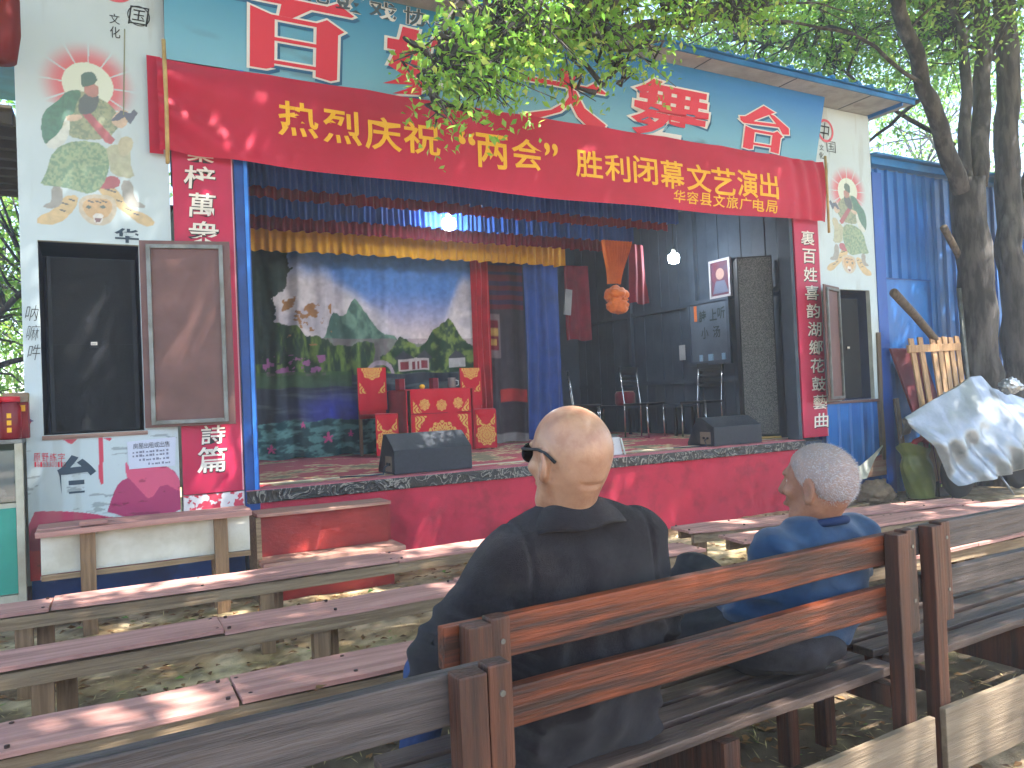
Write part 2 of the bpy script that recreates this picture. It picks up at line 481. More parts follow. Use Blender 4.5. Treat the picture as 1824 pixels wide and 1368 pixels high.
# ------------------------------------------------------------------ stage building
FY = 6.0
B = thing('stage_building', 'open-fronted stage building with blue sheet roof and red apron', 'building', (4, FY, 0))
MB().box((.98, 6.04, 0), (7.3, 11, .72)).build('stage_floor', M_dark, B)
# apron: slightly wavy red board
ax = np.linspace(.98, 6.93, 220); az = np.linspace(-.02, .645, 30); AX, AZ = np.meshgrid(ax, az)
AY = 5.985 + .006 * np.sin(AX * 5.2) + .008 * (fbm(AX * 3, AZ * 3, seed=8) - .5)
link('apron', grid_mesh('apron', np.stack([AX, AY, AZ], -1)), M_apron, B, True)
MB().box((.98, 5.998, 0), (6.93, 6.038, .64)).build('apron_backing', M_dark, B)
# black patterned lip
mlip = bpy.data.materials.new('black_patterned_trim'); mlip.use_nodes = True
n_, l_ = mlip.node_tree.nodes, mlip.node_tree.links; b_ = n_['Principled BSDF']; b_.inputs['Roughness'].default_value = .28
tc_ = n_.new('ShaderNodeTexCoord'); nz_ = n_.new('ShaderNodeTexNoise'); nz_.inputs['Scale'].default_value = 6; nz_.inputs['Detail'].default_value = 3
nz_.inputs['Distortion'].default_value = 2.5
sn_ = n_.new('ShaderNodeMath'); sn_.operation = 'MULTIPLY'; sn_.inputs[1].default_value = 26
s2_ = n_.new('ShaderNodeMath'); s2_.operation = 'SINE'
rp_ = n_.new('ShaderNodeValToRGB'); rp_.color_ramp.elements[0].position = .78; rp_.color_ramp.elements[0].color = (*S(20, 19, 21), 1)
rp_.color_ramp.elements[1].position = .95; rp_.color_ramp.elements[1].color = (*S(128, 124, 116), 1)
l_.new(tc_.outputs['Object'], nz_.inputs['Vector']); l_.new(nz_.outputs['Fac'], sn_.inputs[0]); l_.new(sn_.outputs[0], s2_.inputs[0])
l_.new(s2_.outputs[0], rp_.inputs['Fac']); l_.new(rp_.outputs['Color'], b_.inputs['Base Color'])
bp_ = n_.new('ShaderNodeBump'); bp_.inputs['Strength'].default_value = .5; bp_.inputs['Distance'].default_value = .004
l_.new(s2_.outputs[0], bp_.inputs['Height']); l_.new(bp_.outputs[0], b_.inputs['Normal'])
MB().box((.975, 5.95, .648), (6.925, 6.16, .742)).build('stage_lip', mlip, B, bevel=.006)
MB().box((.972, 5.955, .743), (6.92, 6.155, .748)).build('lip_top_strip', mat('pink_edge_strip', S(205, 120, 130), .5, S(170, 90, 100), 3), B)
MB().box((.968, 5.965, .285), (1.072, 6.12, 3.9)).build('blue_post', M_bluedk, B, bevel=.008)
MB().box((1.035, 5.955, .75), (1.06, 5.964, 3.9)).build('post_edge', mat('bright_blue_edge', S(50, 120, 205), .35), B)
MB().box((6.87, 5.99, .75), (6.925, 6.15, 3.9)).build('right_post', M_dark, B, bevel=.005)
MB().box((.5, 6.02, 3.86), (7.36, 6.10, 4.56)).build('header_wall', M_dark, B)
MB().box((.96, 6.13, .72), (1.0, 11, 3.95)).build('side_wall', M_dark, B)
MB().box((.96, 11.0, .72), (7.36, 11.05, 4.1)).build('back_wall', M_dark, B)
MB().box((.96, 6.105, 3.86), (7.36, 11, 3.9)).build('ceiling', M_dark, B)
MB().box((-.39, 6.07, -.02), (.965, 6.12, .30)).build('base_sheet', M_bluedk, B)
MB().box((7.34, 6.07, -.02), (8.34, 6.12, 1.16)).build('lower_sheet_backing', M_bluedk, B)
MB().box((.54, 6.01, 3.0), (.96, 6.06, 3.9)).build('left_upper_wall', M_dark, B)
MB().box((8.30, 6.13, 0), (8.34, 11, 4.5)).build('outer_wall', M_blue, B)
MB().box((-.40, 6.13, 0), (-.36, 11, 4.5)).build('outer_wall', M_blue, B)
# right inner wall of ribbed dark sheets
for k in range(12):
    y0 = 6.16 + k * .4
    sh = MB().box((7.30, y0, .73), (7.325, y0 + .397, 3.86)); sh.box((7.288, y0 + .18, .74), (7.302, y0 + .215, 3.85))
    sh.build('wall_sheet', M_dark, B)
for z in (1.45, 2.5):
    MB().box((7.245, 6.2, z), (7.285, 10.9, z + .06)).build('wall_rail', M_steel if False else M_dark, B)
for y in (6.42, 7.95, 9.4):
    MB().box((7.23, y, .75), (7.284, y + .06, 3.85)).build('wall_stud', M_dark, B)
# roof
def roofz(y): return 4.60 + (y - 5.53) * .12
MB().prism([(-1.0, 5.53, 4.585), (8.56, 5.53, 4.585), (8.56, 5.53, 4.635), (-1.0, 5.53, 4.635)], (0, .02, 0)).build('fascia', M_rooftop, B)
MB().box((-1.0, 5.555, 4.590), (8.54, 6.2, 4.60)).build('soffit', M_soffit, B)
for x in (.6, 1.8, 3.0, 4.2, 5.4, 6.6, 7.8):
    MB().box((x, 5.557, 4.586), (x + .012, 5.998, 4.592)).build('soffit_joint', M_dark, B)
MB().add([(-1.0, 5.50, 4.640), (8.58, 5.50, 4.640), (8.58, 11.3, 5.34), (-1.0, 11.3, 5.34), (-1.0, 5.50, 4.652), (8.58, 5.50, 4.652), (8.58, 11.3, 5.352), (-1.0, 11.3, 5.352)],
         [(0, 3, 2, 1), (4, 5, 6, 7), (0, 1, 5, 4), (1, 2, 6, 5), (2, 3, 7, 6), (3, 0, 4, 7)]).build('roof_sheet', M_rooftop, B)
ribm = None
for k in range(45):
    x = -.95 + k * .212
    if ribm is None:
        o = MB().prism([(x - .03, 5.49, 4.651), (x + .03, 5.49, 4.651), (x + .016, 5.49, 4.682), (x - .016, 5.49, 4.682)], (0, 5.8, .70)).build('roof_rib', M_rooftop, B)
        ribm, rib0 = o, x
    else:
        o = ribm.copy(); COL.objects.link(o); o.location.x += x - rib0
MB().add([(8.34, 5.55, 4.55), (8.34, 11, 4.55), (8.34, 11, 5.3), (8.34, 5.55, 4.62), (8.36, 5.55, 4.55), (8.36, 11, 4.55), (8.36, 11, 5.3), (8.36, 5.55, 4.62)],
         [(0, 1, 2, 3), (7, 6, 5, 4), (0, 4, 5, 1), (1, 5, 6, 2), (2, 6, 7, 3), (3, 7, 4, 0)]).build('gable_sheet', M_blue, B)

# ------------------------------------------------------------------ printed side panels with their speaker alcoves
WHT = np.array(S(186, 198, 200)); 
def PXZ(pts, sc=1.0, ox=0, oy=0):
    return [tuple(PY(ox + p[0] / sc, oy + p[1] / sc, FY)[[0, 2]]) for p in pts]
Z1 = lambda pts: PXZ(pts, 2.974)                    # drawing traced on the first enlargement, laid on the panel plane
Z2 = lambda pts: PXZ(pts, 2.072, 0, 400)
def figure_layers():
    Ls = []
    def add(p, c, sm=1, nz=0.0, c2=None): Ls.append((smoothpoly(Z1(p), sm) if sm else Z1(p), np.array(S(*c)), nz, np.array(S(*c2)) if c2 else None))
    grn, dgrn, crm, red, org, blk = (46, 112, 78), (30, 78, 58), (178, 178, 138), (168, 50, 62), (205, 170, 110), (58, 58, 62)
    add([(330, 1040), (420, 1030), (400, 1110), (310, 1190), (200, 1190), (195, 1150), (290, 1110)], org, 1)
    add([(510, 990), (590, 975), (650, 1040), (680, 1100), (790, 1140), (830, 1190), (760, 1205), (640, 1110), (560, 1060)], org, 1)
    add([(430, 1030), (600, 1030), (625, 1110), (590, 1180), (530, 1200), (460, 1180), (408, 1110)], (200, 180, 150), 2)
    add([(445, 1050), (585, 1050), (600, 1110), (560, 1160), (480, 1160), (435, 1110)], (206, 160, 100), 2)
    add([(490, 1130), (550, 1130), (540, 1185), (500, 1185)], (225, 215, 205), 1)
    for x in (470, 545): add([(x - 16, 1095), (x, 1086), (x + 18, 1097), (x, 1108)], (70, 90, 80), 0)
    add([(500, 1155), (540, 1155), (530, 1178), (508, 1178)], (120, 50, 50), 0)
    for (x, y) in ((345, 1075), (380, 1055), (330, 1110), (680, 1105), (720, 1130), (600, 1010), (570, 1000), (630, 1060), (520, 1065), (480, 1063), (550, 1063)):
        add([(x - 16, y - 5), (x + 18, y + 6), (x + 16, y + 13), (x - 14, y + 3)], blk, 0)
    add([(270, 985), (330, 985), (335, 1070), (300, 1105), (225, 1100), (240, 1080), (275, 1070)], (150, 140, 128), 1)
    add([(640, 955), (700, 955), (715, 1060), (770, 1085), (765, 1105), (680, 1095), (650, 1060)], (150, 140, 128), 1)
    add([(560, 930), (640, 940), (630, 1000), (500, 1000)], red, 1)
    add([(280, 790), (400, 740), (560, 760), (585, 880), (545, 990), (480, 1030), (400, 1010), (330, 990), (205, 980), (240, 930)], (150, 165, 118), 1, .35, grn)
    add([(560, 770), (690, 760), (690, 870), (720, 950), (590, 930), (575, 850)], (172, 166, 132), 1, .2, crm)
    add([(375, 470), (470, 490), (600, 560), (640, 660), (570, 740), (400, 740), (330, 690), (300, 560)], (150, 150, 108), 1, .4, (74, 104, 74))
    add([(430, 600), (480, 600), (610, 740), (590, 765), (560, 755)], red, 0)
    add([(360, 475), (440, 480), (400, 560), (395, 600), (350, 640), (290, 780), (240, 770), (215, 700), (225, 590), (300, 540)], grn, 1, .25, dgrn)
    add([(350, 610), (375, 640), (360, 740), (300, 790), (255, 785), (240, 760), (320, 700)], (205, 205, 192), 1)
    add([(345, 610), (440, 605), (430, 635), (360, 645)], (200, 168, 140), 1)
    add([(580, 640), (630, 580), (690, 590), (680, 650), (640, 690)], (204, 170, 140), 1)
    add([(585, 640), (640, 585), (690, 600), (710, 578), (730, 600), (690, 660), (660, 620), (625, 640)], (70, 66, 92), 0)
    add([(640, 720), (710, 730), (700, 800), (650, 840), (620, 780)], (190, 178, 140), 2)
    add([(425, 500), (525, 490), (520, 570), (470, 610), (410, 600)], (62, 64, 66), 1)
    add([(440, 450), (520, 445), (525, 500), (500, 520), (450, 500)], (178, 108, 92), 1)
    add([(430, 385), (500, 378), (520, 440), (440, 465), (428, 440)], dgrn, 1)
    return Ls
FIG = figure_layers()
HC = PXZ([(466, 450)], 2.974)[0]; HR = abs(PXZ([(600, 450)], 2.974)[0][0] - HC[0])
def paint_figure(X, Z, c):
    d = np.hypot(X - HC[0], Z - HC[1]); ang = np.arctan2(Z - HC[1], X - HC[0])
    glow = sstep(HR * 2.05, HR * 1.05, d) * (Z > HC[1] - HR * 1.0)
    rays = np.abs(np.sin(ang * 6.0 + .2)) > .14
    c = c + (np.array(S(206, 92, 98)) - c) * (glow * rays * .85)[..., None]
    c[d < HR] = np.array(S(206, 212, 196))
    for poly, col, nz, c2 in FIG:
        poly = np.asarray(poly)
        lo, hi = poly.min(0), poly.max(0)
        if not ((X.max() > lo[0]) and (X.min() < hi[0])): continue
        k = inpoly(X, Z, poly)
        cc = np.broadcast_to(col, c.shape)
        if c2 is not None: cc = col + (c2 - col) * (sstep(.38, .64, fbm(X * 75, Z * 60, seed=4)) * .6)[..., None]
        cc = cc * (.82 + .36 * fbm(X * 40, Z * 40, seed=9, oct=2))[..., None]
        c[k] = cc[k] * .74 + WHT * .24
    # worn sword line
    return c
def grime(X, Z, c, seed):
    st = sstep(.62, .78, fbm(X * 9, Z * 1.2, seed=seed)) * .22
    c = c + (np.array(S(140, 132, 112)) - c) * st[..., None]
    return c * (.93 + .12 * fbm(X * 3, Z * 3, seed=seed + 5))[..., None]
def panel(x0, x1, z0, z1, hx0, hx1, hz0, hz1, painter, parent, seed):
    res = .0055
    xs = np.unique(np.concatenate([np.arange(x0, x1, res), [hx0, hx1, x1]])); zs = np.unique(np.concatenate([np.arange(z0, z1, res), [hz0, hz1, z1]]))
    X, Z = np.meshgrid(xs, zs)
    jx = .006 * (fbm(Z * 6, X * 0, seed=seed) - .5)
    c = painter(X, Z)
    xc, zc = (xs[:-1] + xs[1:]) / 2, (zs[:-1] + zs[1:]) / 2
    XC, ZC = np.meshgrid(xc, zc)
    mask = ~((XC > hx0) & (XC < hx1) & (ZC > hz0) & (ZC < hz1))
    edge = np.minimum(np.minimum(XC - x0, x1 - XC), 1) < .01
    Y = np.full_like(X, FY) + .004 * (fbm(X * 2, Z * 2, seed=seed + 2) - .5)
    o = link('printed_face', grid_mesh('printed_face', np.stack([X, Y, Z], -1), mask, c), M_print, parent, True)
    m = MB()
    for a, b_, c_, d_ in ((x0, x1, z0, hz0), (x0, x1, hz1, z1), (x0, hx0, hz0, hz1), (hx1, x1, hz0, hz1)):
        if b_ - a > .02 and d_ - c_ > .02: m.box((a, FY + .006, c_), (b_, FY + .055, d_))
    m.build('panel_board', M_white, parent)
    return o
def painter_left(X, Z):
    c = np.broadcast_to(WHT, X.shape + (3,)).copy()
    c = paint_figure(X, Z, c)
    red, drk, pk = np.array(S(196, 62, 84)), np.array(S(146, 44, 74)), np.array(S(205, 84, 116))
    k = inpoly(X, Z, smoothpoly(Z2([(100, 1062), (210, 1056), (340, 1066), (420, 1082), (540, 1085), (690, 1068), (690, 1200), (150, 1300), (100, 1310)]), 1)); c[k] = np.array(S(186, 58, 92))
    k = inpoly(X, Z, smoothpoly(Z2([(100, 1130), (180, 1100), (300, 1085), (420, 1098), (540, 1092), (690, 1100), (690, 1320), (100, 1320)]), 1)); c[k] = drk
    k = inpoly(X, Z, Z2([(105, 1205), (150, 1205), (150, 1320), (105, 1320)])); c[k] = np.array(S(188, 50, 58))
    k = inpoly(X, Z, smoothpoly(Z2([(390, 1080), (415, 1000), (440, 950), (480, 930), (560, 880), (640, 900), (668, 950), (676, 1080)]), 1)); c[k] = np.array(S(164, 52, 96))
    k = inpoly(X, Z, smoothpoly(Z2([(463, 865), (476, 900), (580, 880), (640, 905), (672, 960), (668, 990), (600, 950), (555, 1020), (520, 985), (480, 940), (465, 930)]), 1)); c[k] = pk
    k = inpoly(X, Z, Z2([(362, 785), (380, 785), (382, 955), (373, 960), (366, 940)])); c[k] = red
    k = inpoly(X, Z, Z2([(230, 792), (285, 792), (262, 812)])); c[k] = red
    k = inpoly(X, Z, Z2([(380, 788), (415, 788), (405, 800)])); c[k] = red
    wornp = (fbm(X * 7, Z * 26, seed=61) > .70) & (Z < 1.2); c[wornp] = c[wornp] * .6
    return grime(X, Z, c, 40)
RX0, RX1 = 7.345, 8.35
def painter_right(X, Z):
    c = np.broadcast_to(WHT * 1.05, X.shape + (3,)).copy()
    Xl = -.40 + (RX1 - X) / (RX1 - RX0) * .92 + .02
    return grime(X, Z, paint_figure(Xl, Z + .02, c), 50)
def alcove(parent, x0, x1, z0, z1, y1):
    m = MB()
    m.box((x0 - .02, FY + .057, z0), (x0 - .001, y1, z1)); m.box((x1 + .001, FY + .057, z0), (x1 + .02, y1, z1))
    m.box((x0 - .02, FY + .057, z0 - .02), (x1 + .02, y1, z0 - .001)); m.box((x0 - .02, FY + .057, z1 + .001), (x1 + .02, y1, z1 + .02))
    m.box((x0 - .02, y1, z0 - .02), (x1 + .02, y1 + .02, z1 + .02))
    m.build('alcove_box', mat('alcove_navy', S(24, 38, 70), .6, S(30, 48, 84), 4), parent)
def door(parent, hx, hz0, hz1, wd, ang, side):
    # board hinged at (hx, FY-.02) swinging out by ang, lying back over the facade to one side
    R = Matrix.Rotation(-side * ang, 3, 'Z'); piv = Vector((hx, FY - .016, 0))
    def bx(a0, a1, z0, z1, y0, y1): 
        lo, hi = sorted((hx + side * a0, hx + side * a1)); return MB().box((lo, FY - y1, z0), (hi, FY - y0, z1), R, piv)
    d = bx(0, wd, hz0, hz1, .016, .030).build('alcove_door', M_brown, parent, bevel=.002)
    t = .028
    for a in ((.045, .045 + t, hz0 + .02, hz1 - .03), (wd - .075, wd - .075 + t, hz0 + .02, hz1 - .03), (.045 + t, wd - .075, hz1 - .03 - t, hz1 - .03), (.045 + t, wd - .075, hz0 + .02, hz0 + .02 + t)):
        bx(*a, .031, .055).build('door_frame_bar', M_steel, d, bevel=.002)
    return d
def speaker(label, x0, x1, z0, z1, y):
    s = thing('loudspeaker', label, 'speaker', ((x0 + x1) / 2, y, z0), 'loudspeakers in the wall alcoves')
    MB().box((x0, y + .02, z0), (x1, y + .42, z1)).build('cabinet', M_black, s, bevel=.006)
    n = 24; xs = np.linspace(x0 + .012, x1 - .012, n)
    for (a, b) in ((z0 + .012, (z0 + z1) / 2 - .003), ((z0 + z1) / 2 + .003, z1 - .012)):
        G = np.stack([np.stack([xs, y + .004 + .02 * ((xs - (x0 + x1) / 2) / (x1 - x0) * 2) ** 2, np.full(n, z)], -1) for z in (a, b)])
        link('grille', grid_mesh('grille', G), mat('black_mesh_grille', S(26, 28, 32), .75, S(14, 15, 18), 260, lo=.45, hi=.55, detail=1, bump=.4, bscale=260), s, True)
    cx, cz = (x0 + x1) / 2, (z0 + z1) / 2
    bd = MB().box((cx - .028, y - .006, cz - .024), (cx + .028, y + .003, cz + .024)).build('badge', M_black, s)
    MB().box((cx - .02, y - .0085, cz - .006), (cx + .02, y - .0062, cz + .016)).build('badge_plate', M_whitetxt, bd)
    MB().box((cx - .016, y - .0095, cz + .0), (cx + .014, y - .0087, cz + .004)).build('badge_mark', M_ink, bd)
    return s
PL = thing('painted_wall', 'tall white printed panel with robed figure above the left speaker alcove', 'wall', (.06, FY, .28))
panel(-.40, .525, .28, 4.58, -.30, .31, 1.235, 2.545, painter_left, PL, 1)
alcove(PL, -.30, .31, 1.235, 2.545, 6.62)
MB().box((-.31, FY - .012, 1.205), (.33, FY + .05, 1.234)).build('alcove_sill', wood('chipped_sill', (160, 132, 118), (120, 90, 80), .8), PL, wob=.004, cuts=2)
dL = door(PL, .315, 1.25, 2.575, .60, math.radians(12), 1); dL['label'] = 'brown alcove door folded open beside the left speaker'
speaker('tall black loudspeaker standing in the left wall alcove', -.262, .29, 1.242, 2.46, FY + .10)
PR = thing('painted_wall', 'white printed panel with mirrored robed figure beside the blue shed', 'wall', (7.85, FY, .2))
panel(RX0, RX1, 1.155, 4.58, 7.62, 8.21, 1.156, 2.455, painter_right, PR, 2)
alcove(PR, 7.62, 8.21, 1.17, 2.455, 6.6)
MB().box((7.36, FY - .01, 1.125), (8.32, FY + .05, 1.153)).build('alcove_sill', M_brown, PR, wob=.003, cuts=2)
dR = door(PR, 7.625, 1.165, 2.47, .50, math.radians(20), -1)
speaker('tall black loudspeaker in the right alcove near the blue shed', 7.66, 8.14, 1.175, 2.37, FY + .10)
# bare blue sheets, edge timber and torn print under the right panel
for k, x in enumerate((7.36, 7.56, 7.76, 7.96, 8.14)):
    MB().prism([(x, FY + .02, .24), (x + .02, FY + .004, .24), (x + .035, FY + .02, .24), (x + (.197 if k < 4 else .13), FY + .02, .24), (x + (.197 if k < 4 else .13), FY + .035, .24), (x, FY + .035, .24)], (0, 0, .88)).build('blue_sheet', M_blue, PR)
MB().box((8.275, FY - .02, .42), (8.335, FY + .045, 1.95)).build('edge_timber', wood('split_edge_timber', (120, 104, 86), (90, 76, 62), .85, axis='z'), PR, wob=.008, cuts=4)
MB().prism([(7.37, FY - .006, .22), (8.345, FY - .006, .24), (8.345, FY - .006, .52), (7.9, FY - .006, .36), (7.37, FY - .006, .28)], (0, .008, 0)).build('torn_print', mat('torn_print', S(142, 50, 60), .6, S(180, 160, 130), 2.0, (.3, 1, 4)), PR)
fl = np.array([[(7.42, FY - .09, .33), (7.45, FY - .10, .22)], [(7.75, FY - .10, .40), (7.80, FY - .14, .25)], [(8.05, FY - .05, .50), (8.06, FY - .06, .44)], [(8.33, FY - .012, .63), (8.335, FY - .012, .62)]])
link('torn_flap', grid_mesh('torn_flap', fl), M_white, PR, True)

# lettering on the left panel
fac = lambda cx_, cz_, y=FY: plane_map((cx_, y, cz_), (1, 0, 0), (0, 0, 1), (0, -1, 0))
def fit(ch, parent, m, x0, y0, x1, y1, Y=FY, off=.02, name='character', lift=.004, **kw):
    a, b = PY((x0 + x1) / 2, y0, Y), PY((x0 + x1) / 2, y1, Y)
    l, r = PY(x0, (y0 + y1) / 2, Y), PY(x1, (y0 + y1) / 2, Y)
    c = PY((x0 + x1) / 2, (y0 + y1) / 2, Y)
    return char_obj(ch, name, m, parent, fac(c[0], c[2], Y), r[0] - l[0], a[2] - b[2], off, lift=lift, **kw)
fit('文', PL, M_ink, 195, 25, 213, 43, off=.005); fit('化', PL, M_ink, 196, 48, 214, 68, off=.005)
fit('华', PL, M_blk_slate, 206, 408, 246, 432, off=.03); fit('台', PL, M_blk_slate, 107, 814, 167, 875, off=.05)
for i, ch in enumerate('原野练字'): fit(ch, PL, M_redtxt, 60 + i * 14.5, 807, 72 + i * 14.5, 822, off=.0)
for i, ch in enumerate('18153300110'): fit(ch, PL, M_redtxt, 61 + i * 5.2, 822.5, 65.2 + i * 5.2, 832, off=-.012)
for i, ch in enumerate('呐嘛吽'): fit(ch, PL, M_ink, 46 + i * 2, 543 + i * 35, 68 + i * 2, 572 + i * 35, off=-.012, shear=.2)
fit('国', PL, M_ink, 230, 12, 264, 46, off=-.005, shear=.15)
def ring(parent, cx_, cy_, rx, m, w=.010, arc=(0, 360), name='seal_ring'):
    c = PY(cx_, cy_, FY); r = abs(PY(cx_ + rx, cy_, FY)[0] - c[0]); mb = MB(); n = 40
    a = [math.radians(arc[0] + (arc[1] - arc[0]) * i / n) for i in range(n + 1)]
    vs = [(c[0] + q * math.cos(t), FY - .0045, c[2] + q * math.sin(t)) for t in a for q in (r, r - w)]
    mb.add(vs, [(2 * i, 2 * i + 1, 2 * i + 3, 2 * i + 2) for i in range(n)]).build(name, m, parent, recalc=False)
    return c, r
M_seal = mat('faded_red_ink', S(206, 92, 104), .6)
ring(PL, 205, -28, 36, M_seal, .022); ring(PL, 247, 29, 20, M_ink, .006)
c, r = ring(PR, 1470, 233, 14, M_seal, .03)
fit('中', PR, M_ink, 1459, 218, 1476, 250, off=.0, shear=.2); fit('国', PR, M_ink, 1472, 252, 1488, 272, off=-.01)
fit('文', PR, M_ink, 1459, 258, 1467, 268, off=.0); fit('化', PR, M_ink, 1459, 271, 1467, 283, off=.0)
# faint sword line
for P_, a_, b_ in ((PL, (222, 52), (220, 205)), (PR, (1474, 290), (1473, 372))):
    p, q = PY(*a_, FY), PY(*b_, FY)
    MB().bar((p[0], FY - .004, p[2]), (q[0], FY - .004, q[2]), .008, .001, (0, 1, 0)).build('sword_line', mat('faded_olive_ink', S(140, 142, 118), .7), P_)
# small notice
nt = thing('paper_notice', 'small white paper notice pasted under the left alcove', 'notice', tuple(PY(268, 805, FY)))
q = [PY(226, 787, FY), PY(313, 778, FY), PY(312, 829, FY), PY(230, 836, FY)]
MB().prism([(p[0], FY - .006, p[2]) for p in q], (0, .0015, 0)).build('paper', mat('white_paper', S(196, 200, 215), .7), nt)
M_faint = mat('faint_print', S(120, 122, 140), .7)
for i, ch in enumerate('房屋出租或出售'): fit(ch, nt, M_ink, 237 + i * 9.4, 790 - i * .75, 245.6 + i * 9.4, 800 - i * .75, off=.0, lift=.008)
for j in range(4):
    x0 = (236, 236, 248, 264)[j]
    for i in range(int((306 - x0) / 6)):
        a = PY(x0 + i * 6, 805 + j * 6.6 - i * .5, FY)
        MB().box((a[0], FY - .0082, a[2] - .012), (a[0] + .010 + .008 * ((i * 7 + j * 3) % 3) / 2, FY - .0064, a[2] - .002 + .002 * ((i * 5 + j) % 4))).build('print_mark', M_faint, nt)

# ------------------------------------------------------------------ couplet boards
def couplet(label, x0, x1, z0, z1, chars, m, off=.012):
    t = thing('couplet_board', label, 'sign board', ((x0 + x1) / 2, FY, z0), 'red couplet boards either side of the stage')
    MB().box((x0, FY - .022, z0), (x1, FY + .008, z1)).build('board', M_redboard, t, bevel=.003)
    MB().box((x1 - .012, FY - .0235, z0 + .003), (x1 - .003, FY - .0225, z1 - .003)).build('edge_line', mat('pale_edge', S(205, 150, 160), .6), t)
    for ch, a in chars:
        o = fit(ch, t, m, *a, off=off, lift=.026, shear=.08)
        o2 = fit(ch, o, M_ink, a[0] + .8, a[1] + 1.2, a[2] + .8, a[3] + 1.2, off=off + .014, lift=.0242, shear=.08, name='outline')
    return t
couplet('red couplet board with silver characters beside the left alcove door', .545, .962, .755, 3.75,
        [('桑', (334, 262, 380, 290)), ('梓', (328, 298, 382, 338)), ('萬', (336, 346, 382, 388)), ('衆', (336, 396, 388, 434)),
         ('詩', (358, 758, 400, 790)), ('篇', (352, 796, 402, 840))], M_whitetxt)
rc = '裏百姓喜韵湖鄉花鼓藝曲'
couplet('narrow red couplet board of eleven characters right of the stage', 6.935, 7.335, .765, 3.75,
        [(ch, (1424 + i * 2.4, 412 + i * 32.4, 1447 + i * 2.5, 437 + i * 32.4)) for i, ch in enumerate(rc)], M_whitetxt, .01)
tl = thing('patterned_tile', 'white tile with red swirl pattern under the left couplet board', 'tile', (.75, FY, .6))
MB().box((.545, FY - .015, .585), (.962, FY + .03, .748)).build('tile_body', mat('swirl_tile', S(214, 205, 205), .4, S(196, 60, 80), 16, lo=.49, hi=.52, detail=2), tl)

# ------------------------------------------------------------------ signboard
SG = thing('signboard', 'long blue signboard with big red characters above the stage', 'sign', (4, 5.9, 3.9))
s0, s1 = np.array([0, 5.965, 3.9]), np.array([0, 5.80, 4.588])
sup = (s1 - s0) / np.linalg.norm(s1 - s0); sout = np.cross(sup, [1, 0, 0]); sout = sout if sout[1] < 0 else -sout
slen = np.linalg.norm(s1 - s0)
xs = np.linspace(.52, 7.335, 380); vs = np.linspace(0, slen, 60); XX, VV = np.meshgrid(xs, vs)
Pn = np.stack([XX, s0[1] + sup[1] * VV, s0[2] + sup[2] * VV], -1) + .004 * (fbm(XX * 1.5, VV * 2, seed=3) - .5)[..., None] * sout
t = (VV / slen)[..., None]
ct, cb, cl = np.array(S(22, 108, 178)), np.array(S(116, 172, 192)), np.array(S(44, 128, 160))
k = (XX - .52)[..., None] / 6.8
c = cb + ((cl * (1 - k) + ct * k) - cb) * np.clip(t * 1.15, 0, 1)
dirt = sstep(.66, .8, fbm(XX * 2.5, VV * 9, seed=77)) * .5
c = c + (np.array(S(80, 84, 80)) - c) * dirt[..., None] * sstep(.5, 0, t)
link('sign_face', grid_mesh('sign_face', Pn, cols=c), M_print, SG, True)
MB().add([tuple(np.array([x, 0, 0]) + s0 + sup * v - sout * (.006 + d)) for d in (0, .025) for x, v in ((.52, 0), (7.335, 0), (7.335, slen), (.52, slen))],
         [(0, 1, 2, 3), (7, 6, 5, 4), (0, 4, 5, 1), (1, 5, 6, 2), (2, 6, 7, 3), (3, 7, 4, 0)]).build('sign_backing', M_steel, SG)
def sign_char(ch, x0, y0, x1, y1, m, off, strokes=False, edge=.03, shade=True, cap=None):
    P = lambda x, y: PP(x, y, s0, sout)
    c = P((x0 + x1) / 2, (y0 + y1) / 2)
    w = P(x1, (y0 + y1) / 2)[0] - P(x0, (y0 + y1) / 2)[0]; h = (P((x0 + x1) / 2, y0) - P((x0 + x1) / 2, y1)) @ sup
    mk = lambda cc: plane_map(cc, (1, 0, 0), sup, sout)
    o = char_obj(ch, 'character', m, SG, mk(c), w, h, off, strokes, lift=.010)
    char_obj(ch, 'outline', mat('white_outline', S(214, 212, 208), .5), o, mk(c), w, h, off + edge, strokes, lift=.006)
    if shade: char_obj(ch, 'drop_shade', M_navytxt, o, mk(c + np.array([.02, 0, 0]) - sup * .022), w, h, off + edge, strokes, lift=.0035)
sign_char('百', 407, -6, 632, 133, M_redtxt, .004, True, .024)
sign_char('姓', 697, 66, 858, 172, M_redtxt, .045)
sign_char('大', 932, 118, 1084, 220, M_redtxt, .006, True, .026)
sign_char('舞', 1131, 150, 1261, 246, M_redtxt, .022)
sign_char('台', 1314, 188, 1406, 270, M_redtxt, .006, True, .026)
for ch, bx_ in zip('花鼓戏协会', ((541, -30, 586, 5), (598, -14, 647, 21), (658, 4, 705, 34), (719, 16, 763, 46), (773, 31, 815, 58))):
    sign_char(ch, *bx_, M_greytxt, .012, edge=.022, shade=False)

